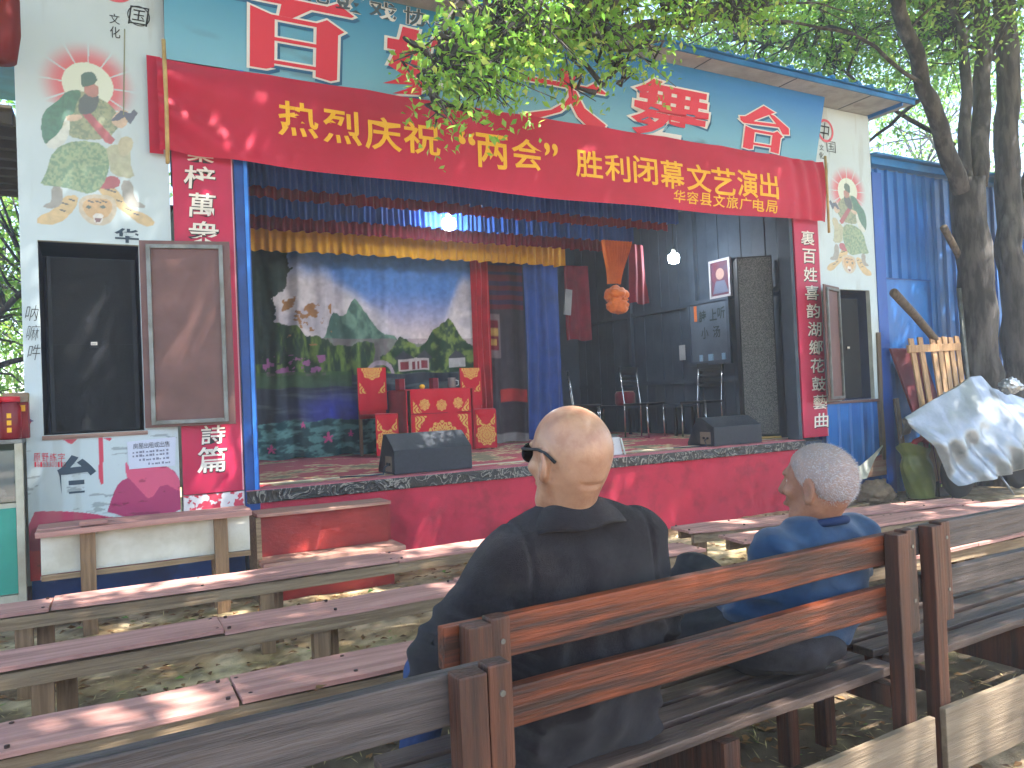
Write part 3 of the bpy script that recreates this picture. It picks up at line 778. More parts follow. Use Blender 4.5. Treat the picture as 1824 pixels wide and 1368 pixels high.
# ------------------------------------------------------------------ red banner
BNY = 5.90
BN = thing('red_banner', 'long red cloth banner with yellow characters hung under the signboard', 'banner', (4, BNY, 3.2))
def ban_y(x, z):
    u = (x - .52) / 6.8; v = (z - 3.15) / .72
    left = sstep(1.9, .6, x); right = sstep(6.6, 7.3, x)
    w = .030 * left * np.sin((z - 3.86) * 26 / (1 + 1.6 * (x - .45)) + 1.0) + .008 * np.sin((x * 1.1 + z * 16)) * sstep(.5, 1, v)
    w = w + .016 * right * np.sin(x * 30 + z * 4) + .010 * (fbm(x * 1.3, z * 3.0, seed=21) - .5)
    return BNY + w - .03 * np.sin(np.pi * np.clip(v, 0, 1))
xs = np.linspace(.46, 7.37, 420); vs = np.linspace(0, 1, 56); XX, VV = np.meshgrid(xs, vs)
topz = 3.885 - .010 * np.abs(np.sin((XX - .46) / 6.9 * np.pi * 9)) ; botz = 3.20 - .045 * np.sin((XX - .46) / 6.9 * np.pi) + .008 * np.sin(XX * 3)
ZZ = botz + (topz - botz) * VV
YB = ban_y(XX, ZZ)
M_ban = mat('red_banner_cloth', S(202, 36, 70), .65, S(184, 28, 58), 1.5, sheen=.2, trans=.18)
link('cloth', grid_mesh('cloth', np.stack([XX, YB, ZZ], -1)), M_ban, BN, True)
for x, a, b in ((.505, 3.10, 3.98), (7.335, 3.06, 3.93)):
    MB().tube([(x, BNY - .065, a), (x + .005, BNY - .065, (a + b) / 2), (x, BNY - .065, b)], .014, 8).build('bamboo_pole', mat('bamboo', S(196, 168, 110), .6, S(160, 130, 80), 6), BN, True)
MB().box((.40, FY - .05, 3.2), (.49, FY - .045, 3.9)).build('cloth_tail', M_ban, BN)
def ban_char(ch, x0, y0, x1, y1, m, off=.03):
    c = PY((x0 + x1) / 2, (y0 + y1) / 2, BNY - .01)
    w = PY(x1, (y0 + y1) / 2, BNY)[0] - PY(x0, (y0 + y1) / 2, BNY)[0]; h = PY((x0 + x1) / 2, y0, BNY)[2] - PY((x0 + x1) / 2, y1, BNY)[2]
    def f(u, v, l):
        X, Z = c[0] + u, c[2] + v
        return (X, float(ban_y(X, Z)) - .006 - l, Z)
    char_obj(ch, 'character', m, BN, f, w, h, off)
for ch, a in zip('热烈庆祝“两会”胜利闭幕文艺演出', [(496, 186, 564, 244), (576, 199, 641, 257), (650, 212, 712, 268), (719, 222, 781, 275), (816, 238, 843, 258), (848, 242, 902, 300),
        (911, 250, 962, 302), (968, 258, 990, 278), (1024, 270, 1070, 317), (1076, 278, 1119, 323), (1127, 281, 1168, 328), (1175, 288, 1215, 336), (1222, 295, 1263, 341), (1266, 301, 1306, 347), (1311, 305, 1346, 351), (1351, 310, 1383, 353)]):
    ban_char(ch, *a, M_goldtxt, .016)
for i, ch in enumerate('华容县文旅广电局'):
    x = 1199 + i * 23.4; y = 340 + i * 2.6
    ban_char(ch, x, y, x + 20, y + 21, M_goldtxt, .012)
# ------------------------------------------------------------------ stage interior
ST = .745
def cloth_grid(name, x0, x1, z0, z1, Y, m, parent=None, pleat=.12, amp=.02, nx=160, nz=24, flare=0.0, seed=1, cols=None, hem=.012, taper=None):
    xs = np.linspace(x0, x1, nx); zs = np.linspace(z0, z1, nz); X, Z = np.meshgrid(xs, zs)
    v = (z1 - Z) / (z1 - z0)
    ph = X / pleat * 2 * np.pi + 9 * fbm(X * 2.2, Z * .5, seed=seed)
    amp = amp * (.45 + 1.1 * fbm(X * 3.1, Z * .4, seed=seed + 8))
    Yd = Y + amp * (np.sin(ph) * (.55 + .45 * v) + .5 * np.sin(ph * .37 + 1)) + .3 * amp * (fbm(X * 5, Z * 3, seed=seed + 3) - .5)
    Zd = Z + (hem * np.sin(ph * .5 + X * 3) + 3.5 * hem * (fbm(X * 1.1, X * 0, seed=seed + 6) - .5)) * v
    if taper is not None:
        cx, k = taper; X = cx + (X - cx) * (1 + (k - 1) * v)
    return link(name, grid_mesh(name, np.stack([X, Yd, Zd], -1), cols=cols(X, Z) if cols else None), m, parent, True)
# carpet
xs = np.arange(1.08, 7.22, .03); ys = np.arange(6.17, 10.9, .03); X, Y = np.meshgrid(xs, ys)
c = np.broadcast_to(np.array(S(176, 38, 52)), X.shape + (3,)).copy()
f = fbm(X * 3.2 + fbm(X * 2, Y * 2, seed=2), Y * 3.2, seed=22)
c[(f > .50) & (f < .56)] = np.array(S(206, 180, 128)); c[(f > .60)] = np.array(S(190, 160, 110)); c[(f > .66)] = np.array(S(120, 110, 70))
band = (np.abs(Y - 6.40) < .05); c[band] = np.array(S(205, 190, 160))
tag(link('stage_carpet', grid_mesh('stage_carpet', np.stack([X, Y, np.full_like(X, ST) + .004 * fbm(X * 4, Y * 4, seed=6)], -1), cols=c), M_printcloth, smooth=True),
    'red carpet with cream floral swirls covering the stage floor', 'carpet')
# painted backdrop
def paint_backdrop(X, Z):
    u = (X - 1.62) / (4.34 - 1.62); v = (Z - .76) / (3.2 - .76)
    C = lambda *a: np.array(S(*a))
    def mixc(c, col, k): return c + (np.asarray(col) - c) * np.asarray(k)[..., None]
    c = np.broadcast_to(C(76, 122, 190), X.shape + (3,)).copy()
    c = mixc(c, C(206, 184, 178), sstep(.85, .5, v))
    cl = v + .10 * (fbm(u * 6, v * 7, seed=2) - .5)
    edge = .93 - .36 * sstep(.25, .72, u) + .30 * sstep(.8, 1.0, u)
    c = mixc(c, C(212, 204, 204), sstep(.06, -.08, cl - edge) * .85)
    c = mixc(c, C(160, 156, 172), sstep(.42, .65, fbm(u * 9, v * 9, seed=5)) * sstep(.02, -.05, cl - edge) * .6)
    mt = .54 + .19 * np.exp(-((u - .435) / .045) ** 2) + .15 * np.exp(-((u - .35) / .045) ** 2) + .13 * np.exp(-((u - .50) / .06) ** 2) + .05 * np.exp(-((u - .62) / .05) ** 2) + .04 * (fbm(u * 24, 0 * u, seed=8) - .5)
    k = v < mt; mg = mixc(np.broadcast_to(C(104, 138, 122), c.shape), C(62, 92, 84), sstep(.35, .65, fbm(u * 30, v * 14 + u * 9, seed=9))); c[k] = mg[k]
    hz = (v < .57 + .02 * (fbm(u * 8, v * 0, seed=3) - .5)); c[hz] = mixc(c, C(128, 104, 112), np.full(u.shape, .55))[hz]
    tl_ = .56 + .16 * sstep(.30, .0, u) + .10 * (fbm(u * 11, u * 0 + 2, seed=4) - .5)
    k = (v < tl_) & (u < .50 + .05 * fbm(v * 9, v * 0, seed=1)); g = mixc(np.broadcast_to(C(30, 54, 38), c.shape), C(92, 116, 52), sstep(.42, .75, fbm(u * 60, v * 16, seed=14))); c[k] = g[k]
    k = (np.abs(v - .66) < .12) & (u < .34) & (fbm(u * 20, v * 26, seed=24, oct=5) > .63); c[k] = C(150, 110, 72)
    k = (np.abs(v - .44) < .05) & (u < .3) & (fbm(u * 40, v * 40, seed=25) > .56); c[k] = C(140, 84, 130)
    tr = .50 + .18 * np.exp(-((u - .88) / .09) ** 2) + .08 * np.exp(-((u - .66) / .05) ** 2) + .06 * (fbm(u * 22, u * 0, seed=6) - .5)
    k = (v < tr) & (u > .55); g = mixc(np.broadcast_to(C(34, 60, 40), c.shape), C(112, 132, 66), sstep(.46, .72, fbm(u * 34, v * 26, seed=15))); c[k] = g[k]
    # pavilion and bridge
    for (a, b, e, h, col) in ((.64, .80, .405, .47, (170, 160, 158)), (.65, .69, .415, .455, (122, 48, 56)), (.75, .79, .415, .455, (122, 48, 56)), (.705, .718, .41, .45, (110, 34, 44)), (.727, .74, .41, .45, (110, 34, 44)), (.89, .98, .42, .47, (166, 164, 164))):
        c[(u > a) & (u < b) & (v > e) & (v < h)] = C(*col)
    for (q, e) in ((.668, .468), (.772, .468), (.935, .468)):
        c[(np.abs(u - q) < .045 * sstep(e + .05, e, v)) & (v > e) & (v < e + .05)] = C(56, 58, 66)
    d = np.hypot((u - .55) / .07, (v - .37) / .09); c[(d < 1) & (d > .74) & (v > .385)] = C(156, 140, 150)
    w = v < .395; wc = mixc(np.broadcast_to(C(46, 52, 62), c.shape), C(78, 88, 92), sstep(.45, .65, fbm(u * 5, v * 40, seed=16)))
    c[w] = wc[w]
    k = (v > .335) & (v < .41) & (u < .42); c[k] = mixc(c, C(54, 84, 46), np.full(u.shape, .8))[k]
    k = np.exp(-(((u - .36) / .14) ** 2 + ((v - .22) / .07) ** 2)); c = mixc(c, C(58, 66, 172), np.clip(k * 1.1, 0, .9))
    k = v < .175 + .05 * (fbm(u * 10, v * 4, seed=18) - .5)
    g = mixc(np.broadcast_to(C(34, 72, 78), c.shape), C(92, 140, 138), sstep(.45, .62, fbm(u * 20, v * 44, seed=19))); c[k] = g[k]
    for (q, e, r) in ((.19, .155, .008), (.30, .09, .014), (.41, .10, .009), (.06, .05, .011), (.72, .10, .010)):
        c[np.hypot((u - q), (v - e) * .7) < r * (1 + .5 * np.sin(np.arctan2(v - e, u - q) * 5))] = C(205, 84, 140)
    tre = fbm(u * 15, v * 13, seed=33, oct=5) * .8 + .08 + .55 * sstep(.30, -.05, u) * sstep(.62, .95, v) + .5 * sstep(.20, .0, u)
    k = (tre > .80) & (v > .45) & (u < .34); c[k] = (C(34, 50, 44) * (.6 + .8 * fbm(u * 50, v * 50, seed=3))[..., None])[k]
    return c * (.8 + .4 * fbm(u * 60, v * 55, seed=44, oct=2))[..., None]
cloth_grid('painted_backdrop', 1.2, 4.45, .76, 3.34, 9.1, M_printcloth, None, .36, .045, 340, 260, seed=5, cols=paint_backdrop)
tag(bpy.data.objects['painted_backdrop'], 'large printed landscape backdrop with mountain lake and pavilion', 'backdrop')
def paint_second(X, Z):
    C = lambda *a: np.array(S(*a)); u = (X - 4.5) / .75; v = (Z - .76) / 2.5
    c = np.broadcast_to(C(66, 58, 66), X.shape + (3,)).copy()
    c[v > .72] = C(104, 34, 44); c[(v > .72) & (np.abs(np.sin(v * 60)) > .8)] = C(58, 42, 74)
    k = (u > .15) & (u < .5) & (v > .46) & (v < .70); c[k] = C(128, 112, 116)
    k = (u > .2) & (u < .45) & (v > .5) & (v < .66); c[k] = C(122, 34, 44)
    k = (u > .2) & (u < .45) & (np.abs(v - .60) < .02); c[k] = C(190, 150, 80); k = (u > .24) & (u < .41) & (np.abs(v - .54) < .018); c[k] = C(190, 150, 80)
    k = (v > .22) & (v < .29) & (u > .45); c[k] = C(188, 44, 46); c[v < .05] = C(150, 148, 146)
    return c * (.75 + .5 * fbm(X * 12, Z * 12, seed=4))[..., None]
o = cloth_grid('village_print_curtain', 4.5, 5.25, .76, 3.3, 9.2, M_printcloth, None, .3, .03, 90, 120, seed=9, cols=paint_second)
tag(o, 'dark printed curtain with red house front behind the right chair', 'curtain')
M_redcur = mat('red_curtain', S(176, 24, 40), .8, S(140, 18, 32), 4, sheen=.2)
M_bluecur = mat('blue_curtain', S(26, 62, 132), .8, S(20, 48, 104), 4, sheen=.2)
M_maroon = mat('maroon_valance', S(124, 22, 40), .8, S(96, 16, 34), 4, sheen=.2)
M_bluval = mat('blue_valance', S(34, 78, 156), .75, S(26, 62, 128), 4, sheen=.2)
M_yelval = mat('yellow_valance', S(222, 164, 30), .7, S(196, 138, 20), 4, sheen=.2, trans=.2)
M_orange = mat('orange_curtain', S(214, 112, 40), .75, S(188, 92, 30), 4, sheen=.2)
tag(cloth_grid('red_side_curtain', 4.36, 4.62, .80, 3.3, 9.0, M_redcur, None, .08, .03, 60, 40, seed=3), 'narrow red curtain strip beside the landscape backdrop', 'curtain')
tag(cloth_grid('blue_side_curtain', 5.0, 5.55, .80, 3.3, 8.75, M_bluecur, None, .16, .025, 80, 40, seed=4), 'plain dark blue curtain hanging right of the printed scenes', 'curtain')
for i, (nm, lab, Yv, zb, zt, x1, m, pl) in enumerate((('blue_valance', 'blue pleated valance nearest the banner', 6.55, 3.20, 3.86, 5.75, M_bluval, .06),
        ('maroon_valance', 'dark red valance between the two blue valances', 7.0, 3.23, 3.86, 6.0, M_maroon, .07), ('blue_valance', 'second blue pleated valance behind the stage lamp', 7.5, 3.19, 3.86, 5.86, M_bluval, .06),
        ('maroon_valance', 'dark red valance just above the yellow fringe', 8.0, 3.17, 3.86, 6.1, M_maroon, .07), ('yellow_valance', 'yellow gathered fringe valance above the landscape backdrop', 8.5, 3.06, 3.30, 5.5, M_yelval, .10))):
    tag(cloth_grid(nm, 1.08, x1, zb, zt, Yv, m, None, pl, .022, 420, 12, seed=20 + i, hem=.01), lab, 'valance', 'pleated valances across the stage')
# hidden red drapes at the right of the stage
a, b = PY(1002, 472, 9.6), PY(1052, 605, 9.6)
tag(cloth_grid('red_hanging_cloth', a[0], b[0], b[2], a[2], 9.6, M_maroon, None, .2, .03, 40, 30, seed=6), 'dark red cloth hanging at the back beside the blue curtain', 'cloth')
a, b = PY(1122, 435, 7.7), PY(1152, 540, 7.7)
tag(cloth_grid('red_drape', a[0], b[0], b[2], a[2], 7.7, M_maroon, None, .1, .03, 40, 30, seed=7, taper=((a[0] + b[0]) / 2, 1.3)), 'narrow dark red drape right of the knotted orange curtain', 'cloth')
a = PY(1005, 515, 9.5); MB().box((a[0], 9.5, a[2] - .38), (a[0] + .12, 9.52, a[2]), Matrix.Rotation(.12, 3, 'Y')).build('m', M_soffit)
tag(bpy.data.objects['m'], 'pale sheet pinned on the dark red hanging cloth', 'sheet'); bpy.data.objects['m'].name = 'pinned_sheet'
# knotted orange curtain
OC = thing('knotted_curtain', 'orange curtain gathered into a big knot hanging over the stage', 'curtain', tuple(PY(1098, 500, 7.4)))
ta, tb, kc = PY(1073, 430, 7.4), PY(1124, 430, 7.4), PY(1099, 508, 7.4)
nx, nz = 90, 30; s_ = np.linspace(0, 1, nz)[:, None]; t_ = np.linspace(-1, 1, nx)[None, :]
wid = (tb[0] - ta[0]) / 2 * (1 - .58 * sstep(0, 1, s_) ** .8) + 0 * t_
ph = t_ * 30
cxn = (ta[0] + tb[0]) / 2 * (1 - s_) + kc[0] * s_
Xo = cxn + wid * t_; Zo = ta[2] + .02 + (kc[2] - ta[2]) * s_ + 0 * t_; Yo = 7.4 + .02 * np.sin(ph) + .06 * (t_ ** 2) * s_
link('gathered_cloth', grid_mesh('gathered_cloth', np.stack([Xo, Yo, Zo], -1)), M_orange, OC, True)
def blob(name, c, r, m, parent, seed, amp=.35, fr=9.0, n=36):
    th = np.linspace(0, np.pi, n)[:, None]; ph = np.linspace(0, 2 * np.pi, n * 2)[None, :]
    x, y, z = np.sin(th) * np.cos(ph), np.sin(th) * np.sin(ph), np.cos(th) + 0 * ph
    k = 1 + amp * (np.abs(fbm(x * fr / 4 + seed, y * fr / 4, z * fr / 4, seed=seed) - .5) * 2 - .35)
    P = np.stack([c[0] + r[0] * x * k, c[1] + r[1] * y * k, c[2] + r[2] * z * k], -1)
    return link(name, grid_mesh(name, P), m, parent, True)
blob('knot', PY(1097, 525, 7.4), (.16, .13, .11), M_orange, OC, 3, .5, 4.5); blob('knot', PY(1101, 545, 7.35), (.155, .12, .11), M_orange, OC, 5, .5, 4.5); blob('knot_tail', PY(1110, 533, 7.3), (.06, .05, .05), M_orange, OC, 8, .8)

# lamps
def lamp(label, p, zc):
    t = thing('hanging_lamp', label, 'lamp', tuple(p), 'lit lamps over the stage')
    MB().lathe(p, [(.024, .055), (.062, .045), (.072, .0), (.060, -.05), (.025, -.068)], 20).build('bulb', M_lamp, t, True)
    MB().lathe((p[0], p[1], p[2] + .055), [(.024, 0), (.026, .05), (.012, .07)], 14).build('socket', M_white, t, True)
    MB().tube([(p[0], p[1], p[2] + .12), (p[0], p[1], zc)], .005, 6).build('cord', M_black, t)
lamp('bright white lamp hanging before the blue valance', PY(800, 398, 7.25), 3.86)
lamp('bright white lamp near the dark side wall', PY(1200, 460, 7.55), 3.86)

# table and covered chairs
GOLD, CRED = np.array(S(206, 164, 84)), np.array(S(186, 20, 42))
def rosette(X, Z, cx, cz, R, n=8):
    d = np.hypot(X - cx, Z - cz) / R; a = np.arctan2(Z - cz, X - cx)
    e = .80 + .16 * np.abs(np.cos(a * n / 2))
    f = np.abs(np.sin(d * 11 + 1.6 * np.cos(a * n)))
    return (d < e) & (f > .45)
def gold_cloth(roses, corners=()):
    def f(X, Z):
        c = np.broadcast_to(CRED, X.shape + (3,)).copy()
        for r in roses: c[rosette(X, Z, *r)] = GOLD
        for (cx, cz, sx, sz, R) in corners:
            k = ((X - cx) * sx > 0) & ((Z - cz) * sz > 0) & (np.abs(X - cx) / R + np.abs(Z - cz) / (1.5 * R) < 1) & (np.abs(np.sin((X - cx) * 70 + 2 * np.sin((Z - cz) * 45))) > .5); c[k] = GOLD
        return c
    return f
TY = 8.15
a, b = PY(731, 700, TY), PY(838, 697, TY); tx0, tx1, tz = a[0], b[0], 1.487
TB = thing('red_draped_table', 'table draped in embroidered red cloth at the stage centre', 'table', ((tx0 + tx1) / 2, TY + .3, ST))
mx = (tx0 + tx1) / 2
cloth_grid('front_cloth', tx0, tx1, ST + .02, tz, TY, M_printcloth, TB, .4, .008, 150, 140, seed=3, hem=.004,
           cols=gold_cloth([(mx - .21, tz - .17, .07), (mx, tz - .185, .07), (mx + .21, tz - .165, .07), (mx, tz - .55, .20, 12)],
                           [(tx0 + .05, tz - .30, 1, -1, .14), (tx1 - .05, tz - .30, -1, -1, .14), (tx0 + .03, tz - .26, 1, 1, .10), (tx1 - .03, tz - .26, -1, 1, .10), (tx0 + .04, ST + .06, 1, 1, .14), (tx1 - .04, ST + .06, -1, 1, .14)]))
MB().box((tx0 - .005, TY - .006, tz - .275), (tx1 + .005, TY + .0, tz - .268)).build('cloth_seam', M_maroon, TB)
M_redcl = mat('plain_red_cloth', S(186, 20, 42), .8, S(160, 14, 34), 5, sheen=.2)
MB().box((tx0 - .06, TY + .012, tz - .0), (tx1 + .06, TY + .62, tz + .012)).build('table_top', M_redcl, TB, bevel=.004)
MB().box((tx0 - .05, TY + .02, ST + .02), (tx0 - .035, TY + .6, tz - .002)).build('side_cloth', M_redcl, TB); MB().box((tx1 + .035, TY + .02, ST + .02), (tx1 + .05, TY + .6, tz - .002)).build('side_cloth', M_redcl, TB)
for x in (tx0 + .01, tx1 - .05):
    for y in (TY + .06, TY + .55): MB().box((x, y, ST), (x + .04, y + .04, tz - .003)).build('leg', M_leg, TB)
def covered_chair(label, bx, sx, s):
    # bx: backrest pixel corners on Y=8.75, sx: seat drape pixel box on Y=8.3
    p, q = PY(bx[0], bx[1], 8.75), PY(bx[2], bx[3], 8.75)
    t = thing('covered_chair', label, 'chair', ((p[0] + q[0]) / 2, 8.6, ST), 'red covered chairs beside the table')
    x0, x1, zt, zb = p[0], q[0], p[2], 1.28
    cloth_grid('back_cover', x0, x1, zb, zt, 8.70, M_printcloth, t, .5, .006, 80, 90, seed=5, hem=.003,
               cols=gold_cloth([((x0 + x1) / 2, zt - .02, .13)], [(x0 + .02, zt - .3, 1, 1, .09), (x1 - .02, zt - .3, -1, 1, .09)]))
    MB().box((x0 + .01, 8.712, zb - .1), (x1 - .01, 8.74, zt - .004)).build('backrest', M_redcl, t, bevel=.004)
    for x in (x0 + .015, x1 - .05): MB().box((x, 8.742, ST), (x + .035, 8.775, zt - .03)).build('leg', M_leg, t)
    a, b = PY(sx[0], sx[1], 8.28), PY(sx[2], sx[3], 8.28); y0, y1 = a[0], b[0]
    cloth_grid('seat_cover', y0, y1, ST + .02, 1.22, 8.28, M_printcloth, t, .3, .010, 80, 90, seed=8, hem=.004,
               cols=gold_cloth([((y0 + y1) / 2, ST + .18, .14, 10)], [(y0 + .02, ST + .30, 1, 1, .09), (y1 - .02, ST + .30, -1, 1, .09)]))
    MB().add([(y0, 8.292, 1.215), (y1, 8.292, 1.215), (x1, 8.70, 1.215), (x0, 8.70, 1.215), (y0, 8.292, 1.235), (y1, 8.292, 1.235), (x1, 8.70, 1.235), (x0, 8.70, 1.235)],
             [(0, 3, 2, 1), (4, 5, 6, 7), (0, 1, 5, 4), (1, 2, 6, 5), (2, 3, 7, 6), (3, 0, 4, 7)]).build('seat', M_redcl, t)
    for x in (y0 + .02, y1 - .055): MB().box((x, 8.31, ST), (x + .035, 8.345, 1.21)).build('leg', M_leg, t)
covered_chair('red cloth-covered chair left of the draped table', (634, 656, 687, 724), (668, 737, 712, 806), 1)
covered_chair('red cloth-covered chair right of the draped table', (816, 656, 856, 716), (846, 722, 886, 796), -1)
for px, lab in ((713, 'left'), (773, 'right')):
    p = PY(px, 688, TY + .35)
    t = MB().lathe((p[0], p[1], tz + .0125), [(.055, 0), (.06, .01), (.06, .13), (.052, .13)], 6).build('brush_pot', M_maroon)
    tag(t, f'dark red brush pot on the {lab} side of the draped table', 'pot', 'brush pots on the table')
p = PY(752, 690, TY + .2); tag(MB().lathe((p[0], p[1], tz + .0125), [(.01, 0), (.028, .012), (.034, .03), (.024, .05), (.006, .056)], 16).build('small_gourd', M_goldtxt, smooth=True), 'small yellow round ornament on the red table', 'ornament')
p = PY(805, 688, TY + .25); J = thing('glass_jug', 'pale jug at the right end of the red table', 'jug', (p[0], p[1], tz + .0125))
MB().lathe((p[0], p[1], tz + .0125), [(.045, 0), (.05, .02), (.048, .11), (.052, .125), (.044, .125)], 20).build('jug_body', mat('jug_glass', S(120, 112, 110), .2, spec=.6), J, True)
MB().tube([(p[0] + .045, p[1], tz + .11), (p[0] + .085, p[1], tz + .10), (p[0] + .085, p[1], tz + .05), (p[0] + .047, p[1], tz + .04)], .006, 6).build('handle', M_white, J, True)

# stage monitors
def wedge(label, x0, x1, y0, hf, ht, dep):
    t = thing('stage_monitor', label, 'speaker', ((x0 + x1) / 2, y0, ST + .004), 'wedge monitors at the stage edge')
    z = ST + .005
    prof = [(y0, z), (y0, z + hf), (y0 + dep * .45, z + ht), (y0 + dep * .62, z + ht), (y0 + dep, z + .03), (y0 + dep, z)]
    MB().prism([(x0, a, b) for a, b in prof], (x1 - x0, 0, 0)).build('cabinet', mat('charcoal_speaker_paint', S(46, 50, 58), .5, S(38, 42, 50), 30, bump=.3, bscale=300), t, bevel=.008)
    MB().prism([(x0 - .004, y0 + dep * .12, z + .02), (x0 - .004, y0 + dep * .12, z + hf * .75), (x0 - .004, y0 + dep * .5, z + hf * .75), (x0 - .004, y0 + dep * .5, z + .02)], (.003, 0, 0)).build('connector_plate', mat('tan_plate', S(128, 112, 98), .5), t)
    for dy in (.22, .36): MB().tube([(x0 - .016, y0 + dep * dy, z + hf * .42), (x0 - .004, y0 + dep * dy, z + hf * .42)], .012, 10).build('socket', M_black, t)
    pts = [(x0 - .016, y0 + dep * .22, z + hf * .42), (x0 - .06, y0 + dep * .2, z + hf * .3), (x0 - .09, y0 + .02, z + .012), (x0 - .2, y0 + .06, z + .008), (x0 - .42, y0 + .16, z + .008)]
    MB().tube(pts, .006, 6).build('cable', mat('blue_black_cable', S(40, 48, 70), .5), t, True)
a, b = PY(703, 848, 6.13), PY(842, 838, 6.13)
wedge('black wedge monitor at the stage edge in front of the table', a[0], b[0], 6.13, .20, .335, .42)
a, b = PY(1273, 797, 6.10), PY(1358, 792, 6.10)
wedge('black wedge monitor near the tall speaker column', a[0], b[0], 6.10, .20, .30, .42)
a, b = PY(1076, 818, 6.12), PY(1112, 814, 6.12)
W = thing('white_control_box', 'small white sloping box on the stage edge beyond the bald man', 'box', (a[0], 6.15, ST))
z = ST + .004
MB().prism([(a[0], 6.14, z), (a[0] + .01, 6.19, z + .17), (a[0] + .01, 6.36, z + .19), (a[0], 6.36, z)], (b[0] - a[0], 0, 0)).build('box_body', mat('off_white_plastic', S(196, 190, 190), .5), W, bevel=.006)
MB().box((a[0] + .012, 6.2, z + .186), (b[0] - .002, 6.35, z + .197)).build('box_lid', mat('dark_green_lid', S(52, 66, 66), .4), W)
for k in range(5): MB().box((a[0] + .03, 6.152 + k * .007, z + .05 + k * .024), (a[0] + .03 + (.10, .06, .13, .08, .11)[k], 6.154 + k * .007, z + .056 + k * .024)).build('print_line', M_ink, W)
MB().bar((b[0] + .012, 6.12, z), (b[0] + .006, 6.17, z + .16), .014, .01).build('stand_leg', M_white, W)
# tall speaker column
C0 = thing('speaker_column', 'tall black column loudspeaker standing at the right stage edge', 'speaker', (7.0, 6.6, ST))
cc_ = (6.98, 6.66); Mc = Matrix.Translation((cc_[0], cc_[1], 0)) @ Matrix.Rotation(math.radians(-38), 4, 'Z')
MB().box((-.20, -.16, ST + .03), (.20, .18, 2.90)).build('cabinet', M_black, C0, bevel=.008, M=Mc)
MB().box((-.185, -.172, ST + .06), (.185, -.162, 2.88)).build('grille', mat('grey_mesh_grille', S(104, 104, 100), .5, S(50, 52, 54), 90, lo=.4, hi=.6, detail=1), C0, M=Mc)
MB().box((-.21, -.18, ST + .004), (.21, .2, ST + .028)).build('plinth', mat('yellow_plinth', S(196, 156, 80), .6), C0, M=Mc)
# black metal chairs
def metal_chair(label, x, y, rz, s=1.0):
    t = thing('metal_chair', label, 'chair', (x, y, ST + .004), 'black chairs along the side wall')
    Mx = Matrix.Translation((x, y, ST + .004)) @ Matrix.Rotation(rz, 4, 'Z') @ Matrix.Scale(s, 4)
    MB().box((-.2, -.2, .43), (.2, .2, .46)).build('seat', M_black, t, bevel=.008, M=Mx)
    for sx in (-.18, .18):
        MB().tube([(sx, .2, 0), (sx, .19, .44), (sx, .21, .6), (sx, .25, .92)], .011, 8).build('back_leg', M_chrome, t, True, M=Mx)
        MB().tube([(sx, -.19, 0), (sx, -.18, .43)], .011, 8).build('leg', M_chrome, t, True, M=Mx)
    for z in (.64, .71, .78, .85): MB().box((-.19, .215 + (z - .6) * .11, z), (.19, .23 + (z - .6) * .11, z + .04)).build('back_slat', M_black, t, M=Mx)
    MB().box((-.19, .225, .89), (.19, .265, .96)).build('top_rail', M_black, t, bevel=.006, M=Mx)
p = PY(1232, 772, 8.05); metal_chair('black slat-back chair below the wall board', 6.55, 8.3, math.radians(15))
metal_chair('black chair turned sideways beside the speaker column', 6.98, 7.65, math.radians(-75))
metal_chair('black chair deepest in the dark wing', 6.35, 9.4, math.radians(60))
SD = thing('side_bench', 'low dark bench against the side wall beneath the board', 'bench', (7.0, 8.6, ST))
MB().box((6.8, 7.95, 1.13), (7.2, 10.2, 1.17)).build('bench_top', M_dark, SD)
for y in (8.0, 9.0, 10.1):
    for x in (6.83, 7.14): MB().box((x, y, ST + .005), (x + .035, y + .035, 1.128)).build('leg', M_black, SD)
p = PY(1150, 720, 9.0); BX = thing('drum_box', 'small red and tan drum box in the dark wing', 'box', (p[0], 9.0, 1.2))
MB().lathe((6.95, 9.25, 1.172), [(.13, 0), (.15, .03), (.15, .17), (.13, .20)], 18).build('drum_shell', M_maroon, BX, True)
MB().lathe((6.95, 9.25, 1.374), [(.13, 0), (.128, .006)], 18).build('drum_skin', mat('drum_skin', S(190, 170, 140), .6), BX)
# board and portrait on side wall
WX = 7.225
def wall_rect(px0, py0, px1, py1):
    a, b = PX(px0, py0, WX), PX(px1, py1, WX); return sorted((a[1], b[1])), sorted((a[2], b[2]))
(ya, yb), (za, zb) = wall_rect(1230, 545, 1300, 640)
BD = thing('notice_board', 'dark framed notice board with brush writing on the side wall', 'board', (WX, (ya + yb) / 2, za))
MB().box((WX - .012, ya, za), (WX + .0, yb, zb)).build('board_face', mat('board_grey', S(82, 92, 104), .5, S(70, 80, 92), 4), BD)
for (y0, y1, z0, z1) in ((ya - .05, ya, za - .05, zb + .05), (yb, yb + .05, za - .05, zb + .05), (ya, yb, zb, zb + .05), (ya, yb, za - .05, za)):
    MB().box((WX - .03, y0, z0), (WX + .004, y1, z1)).build('frame_bar', M_dark, BD)
side = lambda y, z: plane_map((WX - .015, y, z), (0, -1, 0), (0, 0, 1), (-1, 0, 0))
M_green = mat('dark_green_brush', S(26, 44, 44), .6)
for ch, y, z in (('上', ya + .25, zb - .17), ('听', ya + .10, zb - .16), ('詩', ya + .45, zb - .17), ('小', ya + .42, zb - .40), ('汤', ya + .2, zb - .40)):
    char_obj(ch, 'brush_character', M_green, BD, side(y, z), .13, .15, .02)
MB().box((WX - .018, yb - .13, zb - .23), (WX - .013, yb - .08, zb - .02)).build('orange_slip', M_orange, BD)
